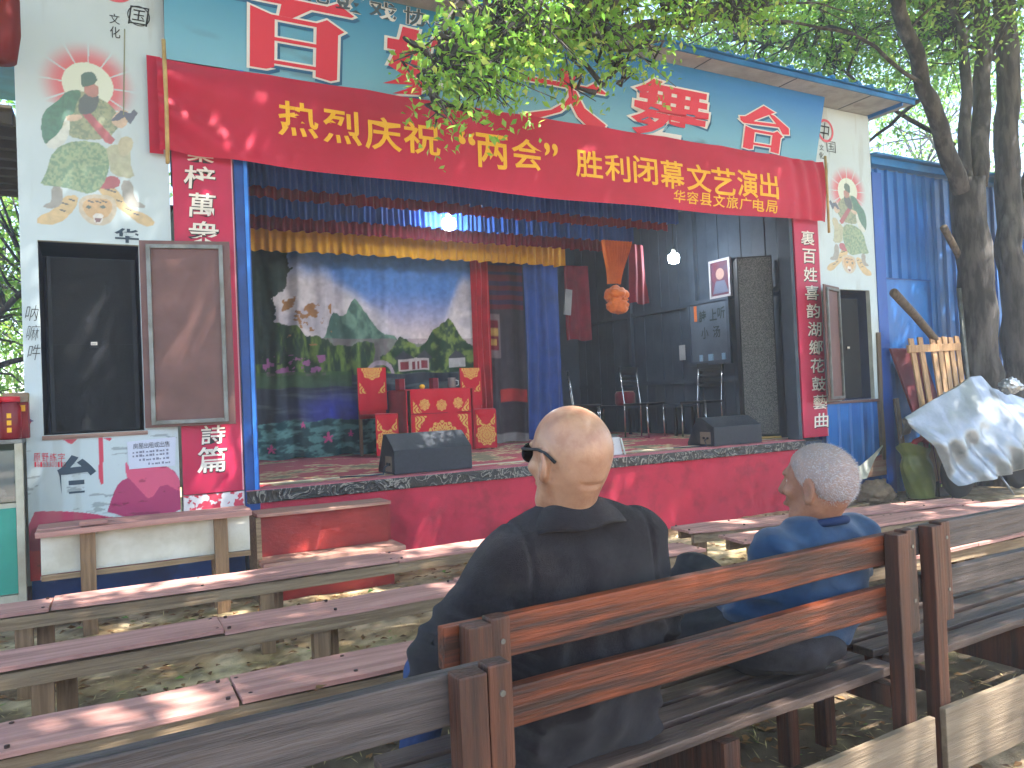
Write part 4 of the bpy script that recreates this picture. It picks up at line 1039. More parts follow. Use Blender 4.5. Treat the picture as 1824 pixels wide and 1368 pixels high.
for (dy, w_) in ((.05, .06), (.28, .08), (.48, .05)): MB().box((WX - .03, ya + dy, za + .005), (WX - .013, ya + dy + w_, za + .09)).build('pinned_note', mat('pale_blue_note', S(120, 150, 175), .6), BD)
(ya, yb), (za, zb) = wall_rect(1268, 470, 1302, 523)
PF = thing('framed_portrait', 'framed portrait picture high on the dark side wall', 'picture', (WX, (ya + yb) / 2, za))
MB().box((WX - .02, ya, za), (WX + .003, yb, zb)).build('picture_back', mat('portrait_print', S(96, 46, 58), .4, S(70, 60, 80), 5), PF)
yc, zc = (ya + yb) / 2, (za + zb) / 2
MB().lathe((0, 0, 0), [(.02, 0), (.075, .001)], 20).build('portrait_head', mat('portrait_tan', S(150, 120, 110), .5), PF, M=Matrix.Translation((WX - .021, yc, zc + .06)) @ Matrix.Rotation(-math.pi / 2, 4, 'Y'))
MB().prism([(WX - .0215, yc - .14, za + .03), (WX - .0215, yc + .14, za + .03), (WX - .0215, yc + .08, zc - .03), (WX - .0215, yc - .08, zc - .03)], (.001, 0, 0)).build('portrait_coat', mat('portrait_grey', S(86, 92, 110), .5), PF)
for (y0, y1, z0, z1) in ((ya - .03, ya, za - .03, zb + .03), (yb, yb + .03, za - .03, zb + .03), (ya, yb, zb, zb + .03), (ya, yb, za - .03, za)):
    MB().box((WX - .035, y0, z0), (WX + .004, y1, z1)).build('frame_bar', mat('silver_frame', S(168, 166, 170), .35, metallic=.3), PF)
for ch, px, py in (('福', 1178, 568), ('宝', 1196, 570), ('湾', 1213, 568), ('烟', 1310, 552)):
    pass
a = PX(1216, 625, WX); tag(MB().box((WX - .01, a[1] - .06, a[2] - .13), (WX - .004, a[1] + .06, a[2] + .08)).build('wall_paper_slip', M_soffit), 'pale paper slip on the side wall left of the board', 'paper')
# ------------------------------------------------------------------ plank benches in front of the stage
M_rust = mat('rusty_nail', S(62, 46, 40), .7)
def plank_bench(label, p0, p1, w=.25, z=.42, splits=(), legs=(.08, .5, .92), seed=0, group='low plank benches before the stage'):
    p0, p1 = Vector((*p0, 0)), Vector((*p1, 0)); L = (p1 - p0).length; rz = math.atan2(p1.y - p0.y, p1.x - p0.x)
    t = thing('plank_bench', label, 'bench', p0, group)
    Mx = Matrix.Translation(p0) @ Matrix.Rotation(rz, 4, 'Z'); random.seed(seed)
    cut = [0] + [s * L for s in splits] + [L]
    for a, b in zip(cut[:-1], cut[1:]):
        dz = random.uniform(-.004, .004)
        MB().box((a + .002, 0, z - .018 + dz), (b - .002, w, z + dz)).build('top_plank', M_plank, t, bevel=.002, wob=.006, cuts=5, M=Mx)
    for a, b in zip(cut[:-1], cut[1:]):
        for q in (.03, .5 * (b - a) + random.uniform(-.2, .2), b - a - .035):
            for y in (.035, w - .03):
                nx_, ny_ = a + q + random.uniform(-.01, .01), y + random.uniform(-.006, .006)
                MB().lathe((nx_, ny_, z - .003), [(.0075, 0), (.0075, .0085), (.004, .0095)], 8).build('nail_head', M_rust, t, M=Mx)
    for y in (.012, w - .052):
        MB().box((.05, y, z - .085), (L - .05, y + .04, z - .024)).build('side_rail', M_frame, t, bevel=.003, wob=.008, cuts=5, M=Mx)
    for s in legs:
        for y, dx in ((.02, .0), (w - .085, .075)):
            x = s * L + dx
            MB().box((x, y + .002, -.03), (x + .075, y + .06, z - .026)).build('leg', M_leg, t, bevel=.003, wob=.004, cuts=2, M=Mx, )
    return t
plank_bench('long pink-topped plank bench nearest the stage on the left', (-2.0, 4.46), (2.95, 4.33), .27, .42, (.36, .72), (.10, .33, .56, .93), 1)
plank_bench('pink-topped plank bench in the middle row on the left', (-1.9, 3.50), (3.12, 3.44), .25, .42, (.47, .70), (.12, .33, .545, .955), 2)
plank_bench('pink-topped plank bench in the row before the men', (-1.8, 2.60), (2.4, 2.62), .25, .42, (.30, .52, .72), (.2, .47, .70, .93), 3)
plank_bench('slanting plank bench reaching towards the covered motorbike', (3.5, 4.02), (6.0, 3.52), .26, .40, (.5,), (.03, .62, .93), 4)
plank_bench('plank bench end showing behind the man in blue', (3.50, 3.52), (6.6, 3.10), .26, .40, (.45,), (.08, .5, .92), 5)
plank_bench('plank bench behind the far right slatted bench', (3.30, 2.66), (5.6, 2.62), .26, .40, (.5,), (.05, .5, .95), 6)

for i, (px, py, z_, lab) in enumerate(((655, 1056, .427, 'green leaf lying on the middle plank bench'), (560, 1232, .427, 'dry leaf lying on the plank bench before the men'), (250, 1120, .427, 'small curled leaf on the left half of a plank bench'))):
    p = PZ(px, py, z_); V_, F_ = leaf_quads(np.array([p]), np.array([[.8, .5, .05]]), np.array([[0., 0, 1]]), np.array([.06]), np.array([.032]), .25)
    tag(link('fallen_leaf', tri_mesh('leaf', V_, F_), mat(('fresh_leaf', 'dry_leaf', 'dry_leaf')[i], (S(110, 146, 60), S(120, 86, 56), S(120, 86, 56))[i], .6)), lab, 'leaf', 'leaves fallen on the benches')
# white-backed bench and red steps against the building
WB = thing('white_backed_bench', 'bench with a white board standing against the left panel', 'bench', (.3, 5.5, 0))
rot = Matrix.Rotation(0, 3, 'X')
MB().box((-.31, 5.50, .395), (.91, 5.53, .635)).build('white_board', mat('cream_board', S(208, 204, 190), .6, S(180, 172, 152), 4, col3=S(150, 138, 118), scale3=2.2, lo3=.62, hi3=.8), WB, bevel=.003, wob=.004, cuts=4)
MB().box((-.33, 5.40, .637), (.91, 5.46, .672)).build('top_rail', M_plank, WB, bevel=.003, wob=.006, cuts=5)
MB().box((-.33, 5.47, .655), (.91, 5.72, .678)).build('top_plank', M_plank, WB, bevel=.003, wob=.008, cuts=5)
MB().box((-.1, 5.42, .68), (.05, 5.52, .70)).build('wood_scrap', M_plank, WB, wob=.006)
for x in (-.10, .68): MB().box((x, 5.452, -.03), (x + .085, 5.495, .636)).build('leg', M_leg, WB, bevel=.003, wob=.004, cuts=3)
for x in (-.10, .68): MB().box((x, 5.62, -.03), (x + .075, 5.67, .653)).build('leg', M_leg, WB, bevel=.003, wob=.004, cuts=3)
MB().box((-.31, 5.48, .36), (.91, 5.499, .393)).build('lower_rail', M_frame, WB, wob=.004, cuts=4)
SP = thing('red_wooden_step', 'red wooden two-tread step leaning on the stage apron', 'step', (1.5, 5.6, 0))
M_redwood = mat('red_painted_wood', S(158, 52, 46), .5, S(130, 40, 38), 4, (1, 4, 2), bump=.2, bscale=20)
M_tread = wood('worn_tread', (176, 136, 118), (150, 104, 92), .7, 4, dark=(120, 76, 66))
MB().box((1.0, 5.66, .30), (1.95, 5.70, .585)).build('riser', M_redwood, SP, bevel=.003, wob=.003, cuts=3)
MB().box((.98, 5.60, .587), (1.96, 5.86, .612)).build('upper_tread', M_tread, SP, bevel=.004, wob=.006, cuts=4)
MB().box((.98, 5.42, .262), (2.0, 5.70, .297)).build('lower_tread', M_tread, SP, bevel=.004, wob=.010, cuts=5)
MB().box((1.03, 5.56, -.02), (1.95, 5.60, .26)).build('lower_riser', M_redwood, SP, wob=.003, cuts=3)
MB().box((.965, 5.58, -.02), (.999, 5.88, .586)).build('side_board', M_frame, SP, wob=.004, cuts=3); MB().box((1.955, 5.70, -.02), (1.985, 5.88, .586)).build('side_board', M_redwood, SP)
tag(MB().tube([(.55, 5.86, .04), (.66, 5.84, .075), (.78, 5.85, .07), (.92, 5.9, .05)], [.03, .055, .05, .02], 8, .3).build('driftwood_lump', mat('tan_cloth_lump', S(170, 130, 86), .85, S(120, 84, 52), 9), smooth=True), 'tan crumpled lump under the white-backed bench', 'scrap')

# ------------------------------------------------------------------ slatted benches with backs
def back_bench(label, p0, p1, mrail, mrail2, lower=True, seed=0, seat=True, posts=(.02, .93)):
    p0, p1 = Vector((*p0, 0)), Vector((*p1, 0)); L = (p1 - p0).length; rz = math.atan2(p1.y - p0.y, p1.x - p0.x)
    t = thing('slatted_bench', label, 'bench', p0, 'slatted benches with backs')
    Mx = Matrix.Translation(p0) @ Matrix.Rotation(rz, 4, 'Z')
    kw = dict(bevel=.004, wob=.004, cuts=4, M=Mx)
    MB().box((0, 0, .775), (L, .032, .868)).build('back_rail', mrail, t, **kw)
    MB().box((.03, 0, .618), (L, .032, .708)).build('back_rail', mrail2, t, **kw)
    for s in posts:
        x = s * L if s < .5 else L - .115
        MB().box((x, -.052, -.03), (x + .055, -.003, .875)).build('post', M_benchp, t, bevel=.004, wob=.003, cuts=3, M=Mx)
        MB().box((x + .058, -.046, .56), (x + .105, -.003, .882)).build('cleat', M_benchp, t, bevel=.004, M=Mx)
        MB().box((x, .0, .33), (x + .05, .46, .398)).build('seat_bearer', M_benchp, t, bevel=.004, M=Mx)
        MB().box((x, .40, -.03), (x + .055, .455, .329)).build('leg', M_benchp, t, bevel=.004, M=Mx)
        for z in (.66, .83): MB().tube([(x + .085, -.048, z), (x + .085, -.0445, z)], .006, 8).build('bolt', M_steel, t, M=Mx)
    for k in range(4):
        y = .05 + k * .112
        MB().box((0, y, .40), (L, y + .082, .428)).build('seat_slat', M_seat, t, **kw)
    if lower: MB().box((.02, -.075, .085), (L, -.054, .300)).build('lower_board', M_ply, t, bevel=.003, wob=.004, cuts=4, M=Mx)
    MB().box((L * .5, .02, .2), (L * .5 + .06, .42, .398)).build('centre_bearer', M_benchp, t, M=Mx)
    return t
back_bench('slatted bench on which both men sit, orange-brown back rails', (.635, 1.515), (2.275, 1.585), M_bench, M_bench)
back_bench('grey weathered slatted bench at the lower left corner', (-1.1, 1.235), (.648, 1.265), M_benchg, M_benchg, False)
back_bench('slatted bench at the right edge with sunlit lower board', (2.335, 1.60), (4.0, 1.63), M_benchg, M_benchg)

# ------------------------------------------------------------------ blue shed wall and the clutter against it
SH = thing('blue_shed', 'blue corrugated metal shed wall right of the stage', 'shed', (11, 6.1, 0))
x = 8.37; pm = None
for k in range(30):
    if pm is None:
        pm = MB().prism([(x, 6.12, -.02), (x + .012, 6.12, -.02), (x + .028, 6.088, -.02), (x + .048, 6.088, -.02), (x + .064, 6.12, -.02), (x + .188, 6.12, -.02), (x + .188, 6.135, -.02), (x, 6.135, -.02)], (0, 0, 4.02)).build('wall_sheet', M_blue, SH)
    else:
        o = pm.copy(); COL.objects.link(o); o.location.x += k * .19
MB().box((8.37, 6.0, 4.01), (14.1, 6.14, 4.10)).build('eave_trim', M_rooftop, SH)
MB().add([(8.36, 5.92, 4.10), (14.1, 5.92, 4.10), (14.1, 9.5, 4.5), (8.36, 9.5, 4.5), (8.36, 5.92, 4.125), (14.1, 5.92, 4.125), (14.1, 9.5, 4.525), (8.36, 9.5, 4.525)],
         [(0, 3, 2, 1), (4, 5, 6, 7), (0, 1, 5, 4), (1, 2, 6, 5), (2, 3, 7, 6), (3, 0, 4, 7)]).build('roof_sheet', M_rooftop, SH)
MB().box((8.60, 6.066, .3), (9.5, 6.084, 2.62)).build('patch_sheet', M_blue, SH); MB().box((8.6, 6.05, 2.62), (9.5, 6.084, 2.634)).build('patch_edge', M_bluedk, SH)
MB().box((8.345, 5.99, 0), (8.52, 6.05, 3.9)).build('corner_flashing', mat('blue_flashing', S(26, 78, 160), .4), SH)
M_log = wood('grey_log', (112, 98, 84), (78, 66, 56), .9, 4, axis='z')
tag(MB().tube([PY(1592, 521, 5.25), PY(1630, 562, 5.5), PY(1672, 612, 5.8), PY(1700, 650, 5.9)], [.047, .046, .045, .044], 12, .08, 3).build('leaning_log', M_log, smooth=True), 'thick grey log leaning above the wooden pallet', 'log', 'logs leaning on the shed')
tag(MB().tube([PY(1681, 405, 5.7), PY(1705, 450, 5.8), PY(1735, 510, 5.9), PY(1760, 570, 6.0)], [.045, .043, .042, .04], 10, .08, 5).build('leaning_log', M_log, smooth=True), 'thin grey log leaning high behind the big tree trunk', 'log', 'logs leaning on the shed')
p = PY(1719, 560, 5.75); tag(MB().tube([(p[0], 5.75, -.02), (p[0] + .01, 5.76, 1.2), (p[0] - .02, 5.8, 2.5)], .028, 10).build('grey_pipe', M_steel, smooth=True), 'grey upright pipe left of the big tree trunk', 'pipe')
RB = thing('red_board', 'dark red board leaning on the shed behind the pallet', 'board', (8.6, 5.8, 0))
def lean(px0, py0, px1, py1, Yt, Yb):   # top at pixel 0, foot on the ground under pixel 1's x
    return PY(px0, py0, Yt), PZ(px1, py1, 0.0)
a = PY(1592, 622, 5.85); MB().add([(a[0] + .02, 5.90, 1.75), (a[0] + .62, 5.90, 1.75), (a[0] + 1.0, 5.66, 0), (a[0] + .5, 5.66, 0), (a[0] + .02, 5.93, 1.75), (a[0] + .62, 5.93, 1.75), (a[0] + 1.0, 5.69, 0), (a[0] + .5, 5.69, 0)],
   [(0, 1, 2, 3), (7, 6, 5, 4), (0, 4, 5, 1), (1, 5, 6, 2), (2, 6, 7, 3), (3, 7, 4, 0)]).build('board_panel', mat('faded_red_board', S(128, 58, 66), .6, S(104, 46, 52), 3, (1, 1, .5)), RB)
PT = thing('slat_pallet', 'bare wooden slat pallet leaning against the shed', 'pallet', (8.9, 5.6, 0))
M_slat = wood('fresh_slat', (184, 146, 106), (158, 120, 84), .75, 4, axis='z', dark=(128, 96, 70))
for i, (xt, yt, xb) in enumerate(((1622, 603, 1660), (1638, 601, 1672), (1660, 603, 1690), (1671, 601, 1699), (1681, 600, 1707), (1692, 601, 1718), (1703, 599, 1729))):
    a = PY(xt, yt, 5.72); b = PY(xb, 790, 5.5)
    MB().bar((a[0], 5.72, a[2]), (b[0], 5.48, .18), .085, .022, (0, -1, .2)).build('slat', M_slat, PT, bevel=.003)
a, b = PY(1616, 622, 5.69), PY(1709, 616, 5.69)
MB().bar((a[0], 5.685, a[2]), (b[0], 5.685, b[2] - .01), .03, .09, (0, 0, 1)).build('cross_slat', M_slat, PT, bevel=.003)
MB().bar((a[0] + .28, 5.515, .55), (b[0] + .28, 5.515, .54), .03, .09, (0, 0, 1)).build('cross_slat', M_slat, PT, bevel=.003)
p = PY(1602, 705, 5.8); tag(MB().bar((p[0], 5.85, 1.15), (p[0] + .06, 5.78, -.02), .07, .03, (0, -1, 0)).build('loose_plank', M_log), 'short grey plank standing between flashing and red board', 'plank')
# sack
SK = thing('green_sack', 'stuffed olive green sack standing beside the shed corner', 'sack', (8.33, 5.55, 0))
th = np.linspace(0, 2 * np.pi, 64); hz = np.linspace(0, 1, 40); T, H = np.meshgrid(th, hz)
rad = .155 + .03 * np.sin(H * 3.0) + .035 * sstep(.75, 1, H) - .03 * sstep(.6, .8, H) * sstep(1, .8, H)
rad = rad * (1 + .10 * (fbm(np.cos(T) * 2, np.sin(T) * 2, H * 4, seed=4) - .5) + .03 * np.sin(T * 9 + H * 12))
link('sack_body', grid_mesh('sack_body', np.stack([8.22 + .10 * (1 - H) + rad * np.cos(T) * 1.05, 5.55 + rad * np.sin(T) * .85, .01 + .61 * H + .035 * np.sin(T * 2 + 1) * H ** 4], -1)),
     mat('woven_olive_plastic', S(116, 124, 58), .42, S(90, 100, 44), 5, bump=.3, bscale=60, spec=.5), SK, True)
MB().tube([(8.10, 5.5, .58), (8.14, 5.47, .66), (8.24, 5.46, .69), (8.34, 5.47, .64), (8.37, 5.5, .57)], [.03, .032, .034, .03, .026], 10).build('red_rim', mat('red_plastic', S(190, 24, 48), .4), SK, True)
blob('dark_contents', (8.23, 5.56, .56), (.14, .11, .05), M_black, SK, 2, .5)
blob('field_stone', (7.75, 5.72, .10), (.26, .17, .16), mat('field_stone', S(140, 120, 98), .9, S(104, 88, 70), 5, bump=.5, bscale=25), None, 6, .5)
tag(bpy.data.objects['field_stone'], 'rough tan stone lying at the foot of the right panel', 'stone')
for i, (x_, y_, l_, a_) in enumerate(((7.35, 5.45, .5, .2), (7.7, 5.35, .35, -.3), (7.1, 5.6, .4, .1))):
    tag(MB().box((x_, y_, .0), (x_ + l_, y_ + .06, .022), Matrix.Rotation(a_, 3, 'Z')).build('scrap_stick', M_frame), ('long pale stick lying left of the stone', 'short pale stick lying in front of the stone', 'pale stick by the right end of the apron')[i], 'stick')
ca, cb = PZ(1674, 884, 0.0), PZ(1712, 880, 0.0); cy = float(ca[1])
CT = thing('printed_carton', 'dark carton with yellow print under the silver cover', 'carton', (ca[0], cy, 0))
MB().box((ca[0], cy, -.01), (cb[0], cy + .16, .20)).build('carton_body', mat('dark_carton', S(40, 38, 46), .6), CT, bevel=.003)
for i in range(7):
    x_ = ca[0] + .03 + i * (cb[0] - ca[0] - .06) / 7
    MB().box((x_, cy - .003, .105 + .004 * (i % 3)), (x_ + .022 + .006 * (i % 2), cy - .0005, .135 + .003 * (i % 2))).build('print_mark', mat('lime_print', S(170, 200, 70), .6), CT)
    if i > 2: MB().box((x_, cy - .003, .06), (x_ + .012, cy - .0005, .09)).build('print_mark', mat('pale_print', S(150, 150, 160), .6), CT)
MB().box((ca[0] + .01, cy - .003, .15), (cb[0] - .01, cy - .0005, .195)).build('carton_band', mat('dull_red_band', S(128, 52, 66), .6), CT)

# ------------------------------------------------------------------ motorbike under a silver cover
BK = thing('motorbike', 'motorbike mostly hidden under the silver cover', 'motorbike', (9.8, 5.2, 0))
M_tyre = mat('tyre_rubber', S(34, 34, 36), .8); M_alloy = mat('alloy', S(150, 152, 156), .35, metallic=.7); M_bike = mat('dark_bike_paint', S(52, 58, 70), .3, coat=.4)
for wx in (8.55, 9.75):
    w = link('wheel', bpy.data.meshes.new('w'), None, BK)
    bpy.data.objects.remove(w)
    wh = MB().lathe((0, 0, 0), [(.20, -.045), (.265, -.04), (.285, 0), (.265, .04), (.20, .045)], 28).build('tyre', M_tyre, BK, True, M=Matrix.Translation((wx, 5.25, .285)) @ Matrix.Rotation(math.pi / 2, 4, 'X'))
    MB().lathe((0, 0, 0), [(.05, -.03), (.198, -.02), (.198, .02), (.05, .03)], 24).build('rim', M_alloy, wh, True, M=Matrix.Translation((wx, 5.25, .285)) @ Matrix.Rotation(math.pi / 2, 4, 'X'))
MB().tube([(8.75, 5.05, .32), (9.1, 5.02, .30), (9.5, 5.0, .34), (10.0, 4.98, .40)], [.03, .045, .055, .05], 12).build('exhaust', M_alloy, BK, True)
blob('engine', (9.1, 5.25, .36), (.24, .15, .18), M_bike, BK, 4, .4); blob('frame_body', (9.15, 5.25, .62), (.55, .14, .16), M_bike, BK, 5, .2)
MB().tube([(8.75, 5.25, 1.0), (8.6, 5.25, .6), (8.55, 5.25, .3)], .03, 8).build('front_fork', M_alloy, BK, True)
MB().tube([(9.1, 5.15, .30), (9.18, 5.0, .0)], .012, 8).build('side_stand', M_alloy, BK, True)
CV = thing('silver_cover', 'crumpled silver cover draped over the motorbike', 'cover', (9.5, 5.2, .2))
s = np.linspace(0, 1, 170)[None, :]; t = np.linspace(0, 1, 110)[:, None]
def interp(q, ks, vs): return np.interp(q, ks, vs)
rx = interp(s, [0, .25, .55, .62, .72, 1], [8.22, 8.85, 9.62, 9.82, 10.0, 10.95]); rz_ = interp(s, [0, .2, .42, .52, .60, .72, .85, 1], [.93, 1.10, 1.26, 1.37, 1.38, 1.22, 1.12, 1.0])
fxh = interp(s, [0, .10, .25, .5, .75, 1], [8.24, 8.45, 8.66, 9.2, 9.95, 10.75]); fzh = interp(s, [0, .12, .26, .4, .75, 1], [.86, .50, .12, .15, .26, .40])
fyh = interp(s, [0, .2, .5, 1], [5.18, 5.02, 4.86, 4.80])
def side_sheet(sgn):
    ryv = 5.25
    X = rx + (fxh - rx) * t; Z = rz_ + (fzh - rz_) * t
    if sgn > 0: Z = rz_ + (np.maximum(fzh, rz_ - .30 - .3 * s) - rz_) * t; X = rx + (np.maximum(fxh, rx) - rx) * t
    Yh = ryv + sgn * (ryv - fyh)
    Y = ryv + (Yh - ryv) * np.sin(np.clip(t * 1.15, 0, 1) * np.pi / 2) 
    q = X * .8 + Z * 1.0
    fold = .042 * np.sin((X * .55 - Z) * 9 + 5 * fbm(X * .9, Z * .9, seed=7)) * sstep(.1, .6, t) + .030 * np.sin((X + Z * .6) * 17 + 4 * fbm(X * 1.5, Z * 1.5, seed=9)) * sstep(.15, .8, t)
    cr = .006 * (np.abs(fbm(X * 7, Z * 7, seed=15) - .5) * 2)
    Y = Y + sgn * (fold + cr); Z = Z + .012 * (fbm(X * 5, Z * 5, seed=3) - .5) * np.minimum(t * 4, 1)
    return np.stack([X, Y, Z], -1)
A_, B_ = side_sheet(1), side_sheet(-1)
P = np.concatenate([B_[::-1], A_[1:]], 0)
M_silver = mat('silver_tarpaulin', S(142, 147, 152), .34, S(112, 118, 122), 3, metallic=.45, bump=.08, bscale=12, spec=.6)
P[..., 0] *= .93; P[..., 2] = 1.35 + (P[..., 2] - 1.35) * .93
link('cover_sheet', grid_mesh('cover_sheet', P), M_silver, CV, True)
blob('mirror_pocket', PY(1800, 688, 5.1), (.20, .09, .10), M_silver, CV, 5, .5); blob('mirror_pocket', PY(1692, 706, 5.45), (.17, .07, .06), M_silver, CV, 7, .6)

# ------------------------------------------------------------------ stall at the left edge
SL = thing('stall_cabinet', 'glass display cabinet with teal base at the left edge', 'cabinet', (-.8, 5.8, 0))
M_cream = mat('rusty_cream_paint', S(188, 184, 164), .5, S(160, 150, 128), 5, col3=S(130, 92, 62), scale3=3, lo3=.66, hi3=.8)
M_teal = mat('teal_panel', S(64, 158, 138), .4, S(54, 140, 122), 2, col3=S(176, 184, 176), scale3=4, lo3=.68, hi3=.8)
cxr = PY(43, 900, 5.7)[0]; X0, X1, Y0, Y1 = cxr - 1.3, cxr, 5.7, 6.25
MB().box((X0 + .03, Y0 + .006, .27), (X1 - .045, Y0 + .02, .80)).build('teal_panel', M_teal, SL)
MB().box((X0 + .03, Y0 + .02, .80), (X1 - .04, Y1, .83)).build('shelf', M_cream, SL)
gl = mat('cabinet_glass', (.75, .8, .78), .05, spec=.5); gl.node_tree.nodes['Principled BSDF'].inputs['Transmission Weight'].default_value = .85
MB().box((X0 + .03, Y0 + .008, .84), (X1 - .045, Y0 + .014, 1.16)).build('glass_pane', gl, SL)
for xx in (X0, X1 - .043): MB().box((xx, Y0, .21), (xx + .043, Y0 + .043, 1.2)).build('upright', M_cream, SL, bevel=.004); MB().box((xx, Y1 - .04, .21), (xx + .043, Y1, 1.2)).build('upright', M_cream, SL, bevel=.004)
MB().box((X0, Y0 + .0, 1.201), (X1, Y1, 1.225)).build('top_plate', M_steel, SL); MB().box((X0 + .044, Y0 + .002, .215), (X1 - .044, Y0 + .04, .262)).build('bottom_rail', M_cream, SL)
MB().box((X0 + .03, Y1 - .02, .27), (X1 - .03, Y1 - .01, 1.2)).build('back_panel', mat('dull_green_back', S(120, 136, 122), .6), SL)
for xx in (X0, X1 - .043): MB().box((xx, Y0 + .0, -.03), (xx + .04, Y1, .208)).build('foot', mat('brick_foot', S(96, 64, 52), .9), SL)
for k in range(5):
    blob('bread_roll', (X1 - .2 - k * .2, 5.95, .875), (.09, .07, .045), mat('pale_bread', S(190, 184, 170), .8, S(150, 140, 124), 8), None, k, .4)
for k, o in enumerate([o for o in bpy.data.objects if o.name.startswith('bread_roll')]):
    tag(o, ('pale parcel nearest the cabinet corner post', 'pale parcel second from the corner post', 'pale parcel in the middle of the cabinet shelf', 'pale parcel fourth from the corner post', 'pale parcel farthest from the corner post')[k], 'parcel', 'parcels inside the cabinet')
M_can = mat('red_can_paint', S(130, 24, 32), .3, S(108, 18, 26), 3)
for k, px in enumerate((20, -6)):
    p = PY(px, 820, 5.78)
    t = thing('red_can', ('red drinks can with yellow print nearest the panel', 'red drinks can at the picture edge')[k], 'can', (p[0], 5.78, 1.226), 'red cans on the cabinet')
    MB().lathe((p[0], 5.78, 1.226), [(.055, 0), (.062, .012), (.062, .2), (.05, .225), (.05, .235)], 24).build('can_body', M_can, t, True)
    MB().lathe((p[0], 5.78, 1.4615), [(.058, 0), (.058, .03), (.05, .034)], 24).build('lid', mat('red_lid', S(196, 40, 52), .4), t, True)
    for j in range(3): MB().box((p[0] - .012, 5.7165, 1.27 + j * .045), (p[0] + .012, 5.7185, 1.30 + j * .045)).build('print_mark', M_goldtxt, t)
p = PY(41, 815, 5.85)
CB = thing('red_gift_carton', 'red and tan gift carton on the cabinet beside the panel', 'carton', (p[0], 5.9, 1.226))
MB().box((p[0] - .1, 5.86, 1.2265), (p[0] + .035, 6.0, 1.46)).build('carton_body', mat('carton_red', S(120, 34, 40), .6), CB, bevel=.003); MB().box((p[0] - .1, 5.858, 1.462), (p[0] + .035, 6.0, 1.52)).build('carton_lid', M_ply, CB)
for j in range(3): MB().box((p[0] - .085 + j * .04, 5.857, 1.40), (p[0] - .06 + j * .04, 5.859, 1.44)).build('print_mark', M_goldtxt, CB)
tag(blob('patterned_cloth_bundle', PY(8, 752, 6.0), (.16, .10, .05), mat('striped_bundle', S(176, 60, 66), .5, S(66, 70, 110), 4, (1, 1, 5), lo=.45, hi=.55), None, 4, .4), 'striped red and blue bundle lying on the stall goods', 'bundle')
bpy.data.objects['patterned_cloth_bundle'].location.z += 0
AW = thing('slatted_awning', 'brown slatted awning roof at the left edge', 'awning', (-1.2, 7, 3.4))
p0 = PY(10, 120, 6.3)
for k in range(9):
    y = 6.15 + k * .45
    MB().box((-3.2, y, 3.36 + k * .05), (-.43, y + .07, 3.44 + k * .05)).build('rafter', mat('dark_rafter', S(70, 64, 56), .8), AW)
MB().add([(-3.2, 6.1, 3.45), (-.43, 6.1, 3.45), (-.43, 10.3, 3.92), (-3.2, 10.3, 3.92), (-3.2, 6.1, 3.47), (-.43, 6.1, 3.47), (-.43, 10.3, 3.94), (-3.2, 10.3, 3.94)], [(0, 3, 2, 1), (4, 5, 6, 7), (0, 1, 5, 4), (1, 2, 6, 5), (2, 3, 7, 6), (3, 0, 4, 7)]).build('awning_sheet', mat('brown_awning', S(142, 128, 108), .8), AW)
for x_ in (-3.1, -.55): MB().box((x_, 10.1, 0), (x_ + .08, 10.18, 3.8)).build('awning_post', M_dark, AW)
LN = thing('red_lantern', 'red cloth lantern hanging at the top left corner', 'lantern', tuple(PY(0, 40, 5.6)))
p = PY(-6, 30, 5.6); MB().lathe(tuple(p), [(.03, -.28), (.1, -.27), (.125, -.1), (.125, .12), (.1, .28), (.03, .3)], 20).build('lantern_body', mat('red_lantern_cloth', S(112, 30, 28), .8, trans=.1), LN, True)
MB().tube([(p[0], p[1], p[2] + .3), (p[0], p[1], 4.585)], .004, 6).build('cord', M_black, LN)

# ------------------------------------------------------------------ trees
M_bark = mat('camphor_bark', S(82, 77, 74), .95, S(46, 43, 42), 9, (1, 1, .22), bump=1.0, bscale=18, lo=.42, hi=.56, col3=S(120, 116, 110), scale3=2.2)
M_leaf = mat('camphor_leaf', (1, 1, 1), .45, attr=True, spec=.4, trans=.58)
LC = (S(96, 148, 58), S(142, 180, 80), S(186, 206, 104)); LCD = (S(52, 92, 30), S(88, 128, 44), S(120, 150, 60)); LCB = (S(116, 172, 64), S(158, 198, 86), S(206, 220, 110))
def limb(mb, pts, r0, r1, n=10, seed=0, jit=.10):
    pts = [Vector(p) for p in pts]; out = []
    rg = random.Random(seed)
    for i in range(len(pts) - 1):
        for k in range(4):
            q = pts[i].lerp(pts[i + 1], k / 4); d = .03 if 0 < i + k else 0
            out.append(q + Vector((rg.uniform(-d, d), rg.uniform(-d, d), 0)))
    out.append(pts[-1]); m = len(out)
    mb.tube(out, [r0 + (r1 - r0) * (i / (m - 1)) ** .9 for i in range(m)], n, jit, seed)
h_top = PY(1000, 735, 1.66)
GAPS = [(PY(820, 120, 4.7), .5), (PY(890, 60, 4.7), .5), (PY(1000, 30, 4.7), .35), (PY(1120, 30, 4.7), .35), ((8.75, 5.0, .9), .16), ((9.2, 5.0, .8), .22), ((9.0, 5.0, 1.1), .14), ((9.6, 5.0, .7), .2), ((1.4, 5.55, .35), .22), (PY(770, 935, 5.98), .16),
        ((2.7, 6.3, 1.0), .2), ((-.1, 4.95, 0), .3), ((.7, 5.1, 0), .22), (PY(1775, 1215, 1.55), .12), ((2.4, 4.45, .42), .2), ((.1, 2.7, .42), .2), ((2.9, 2.5, 0), .3), ((4.2, 2.9, 0), .3), ((5.0, 4.8, 0), .4), (PY(330, 620, 5.9), .14), ((7.6, 5.9, .3), .15), (h_top, .10)]
_g = np.random.default_rng(41)
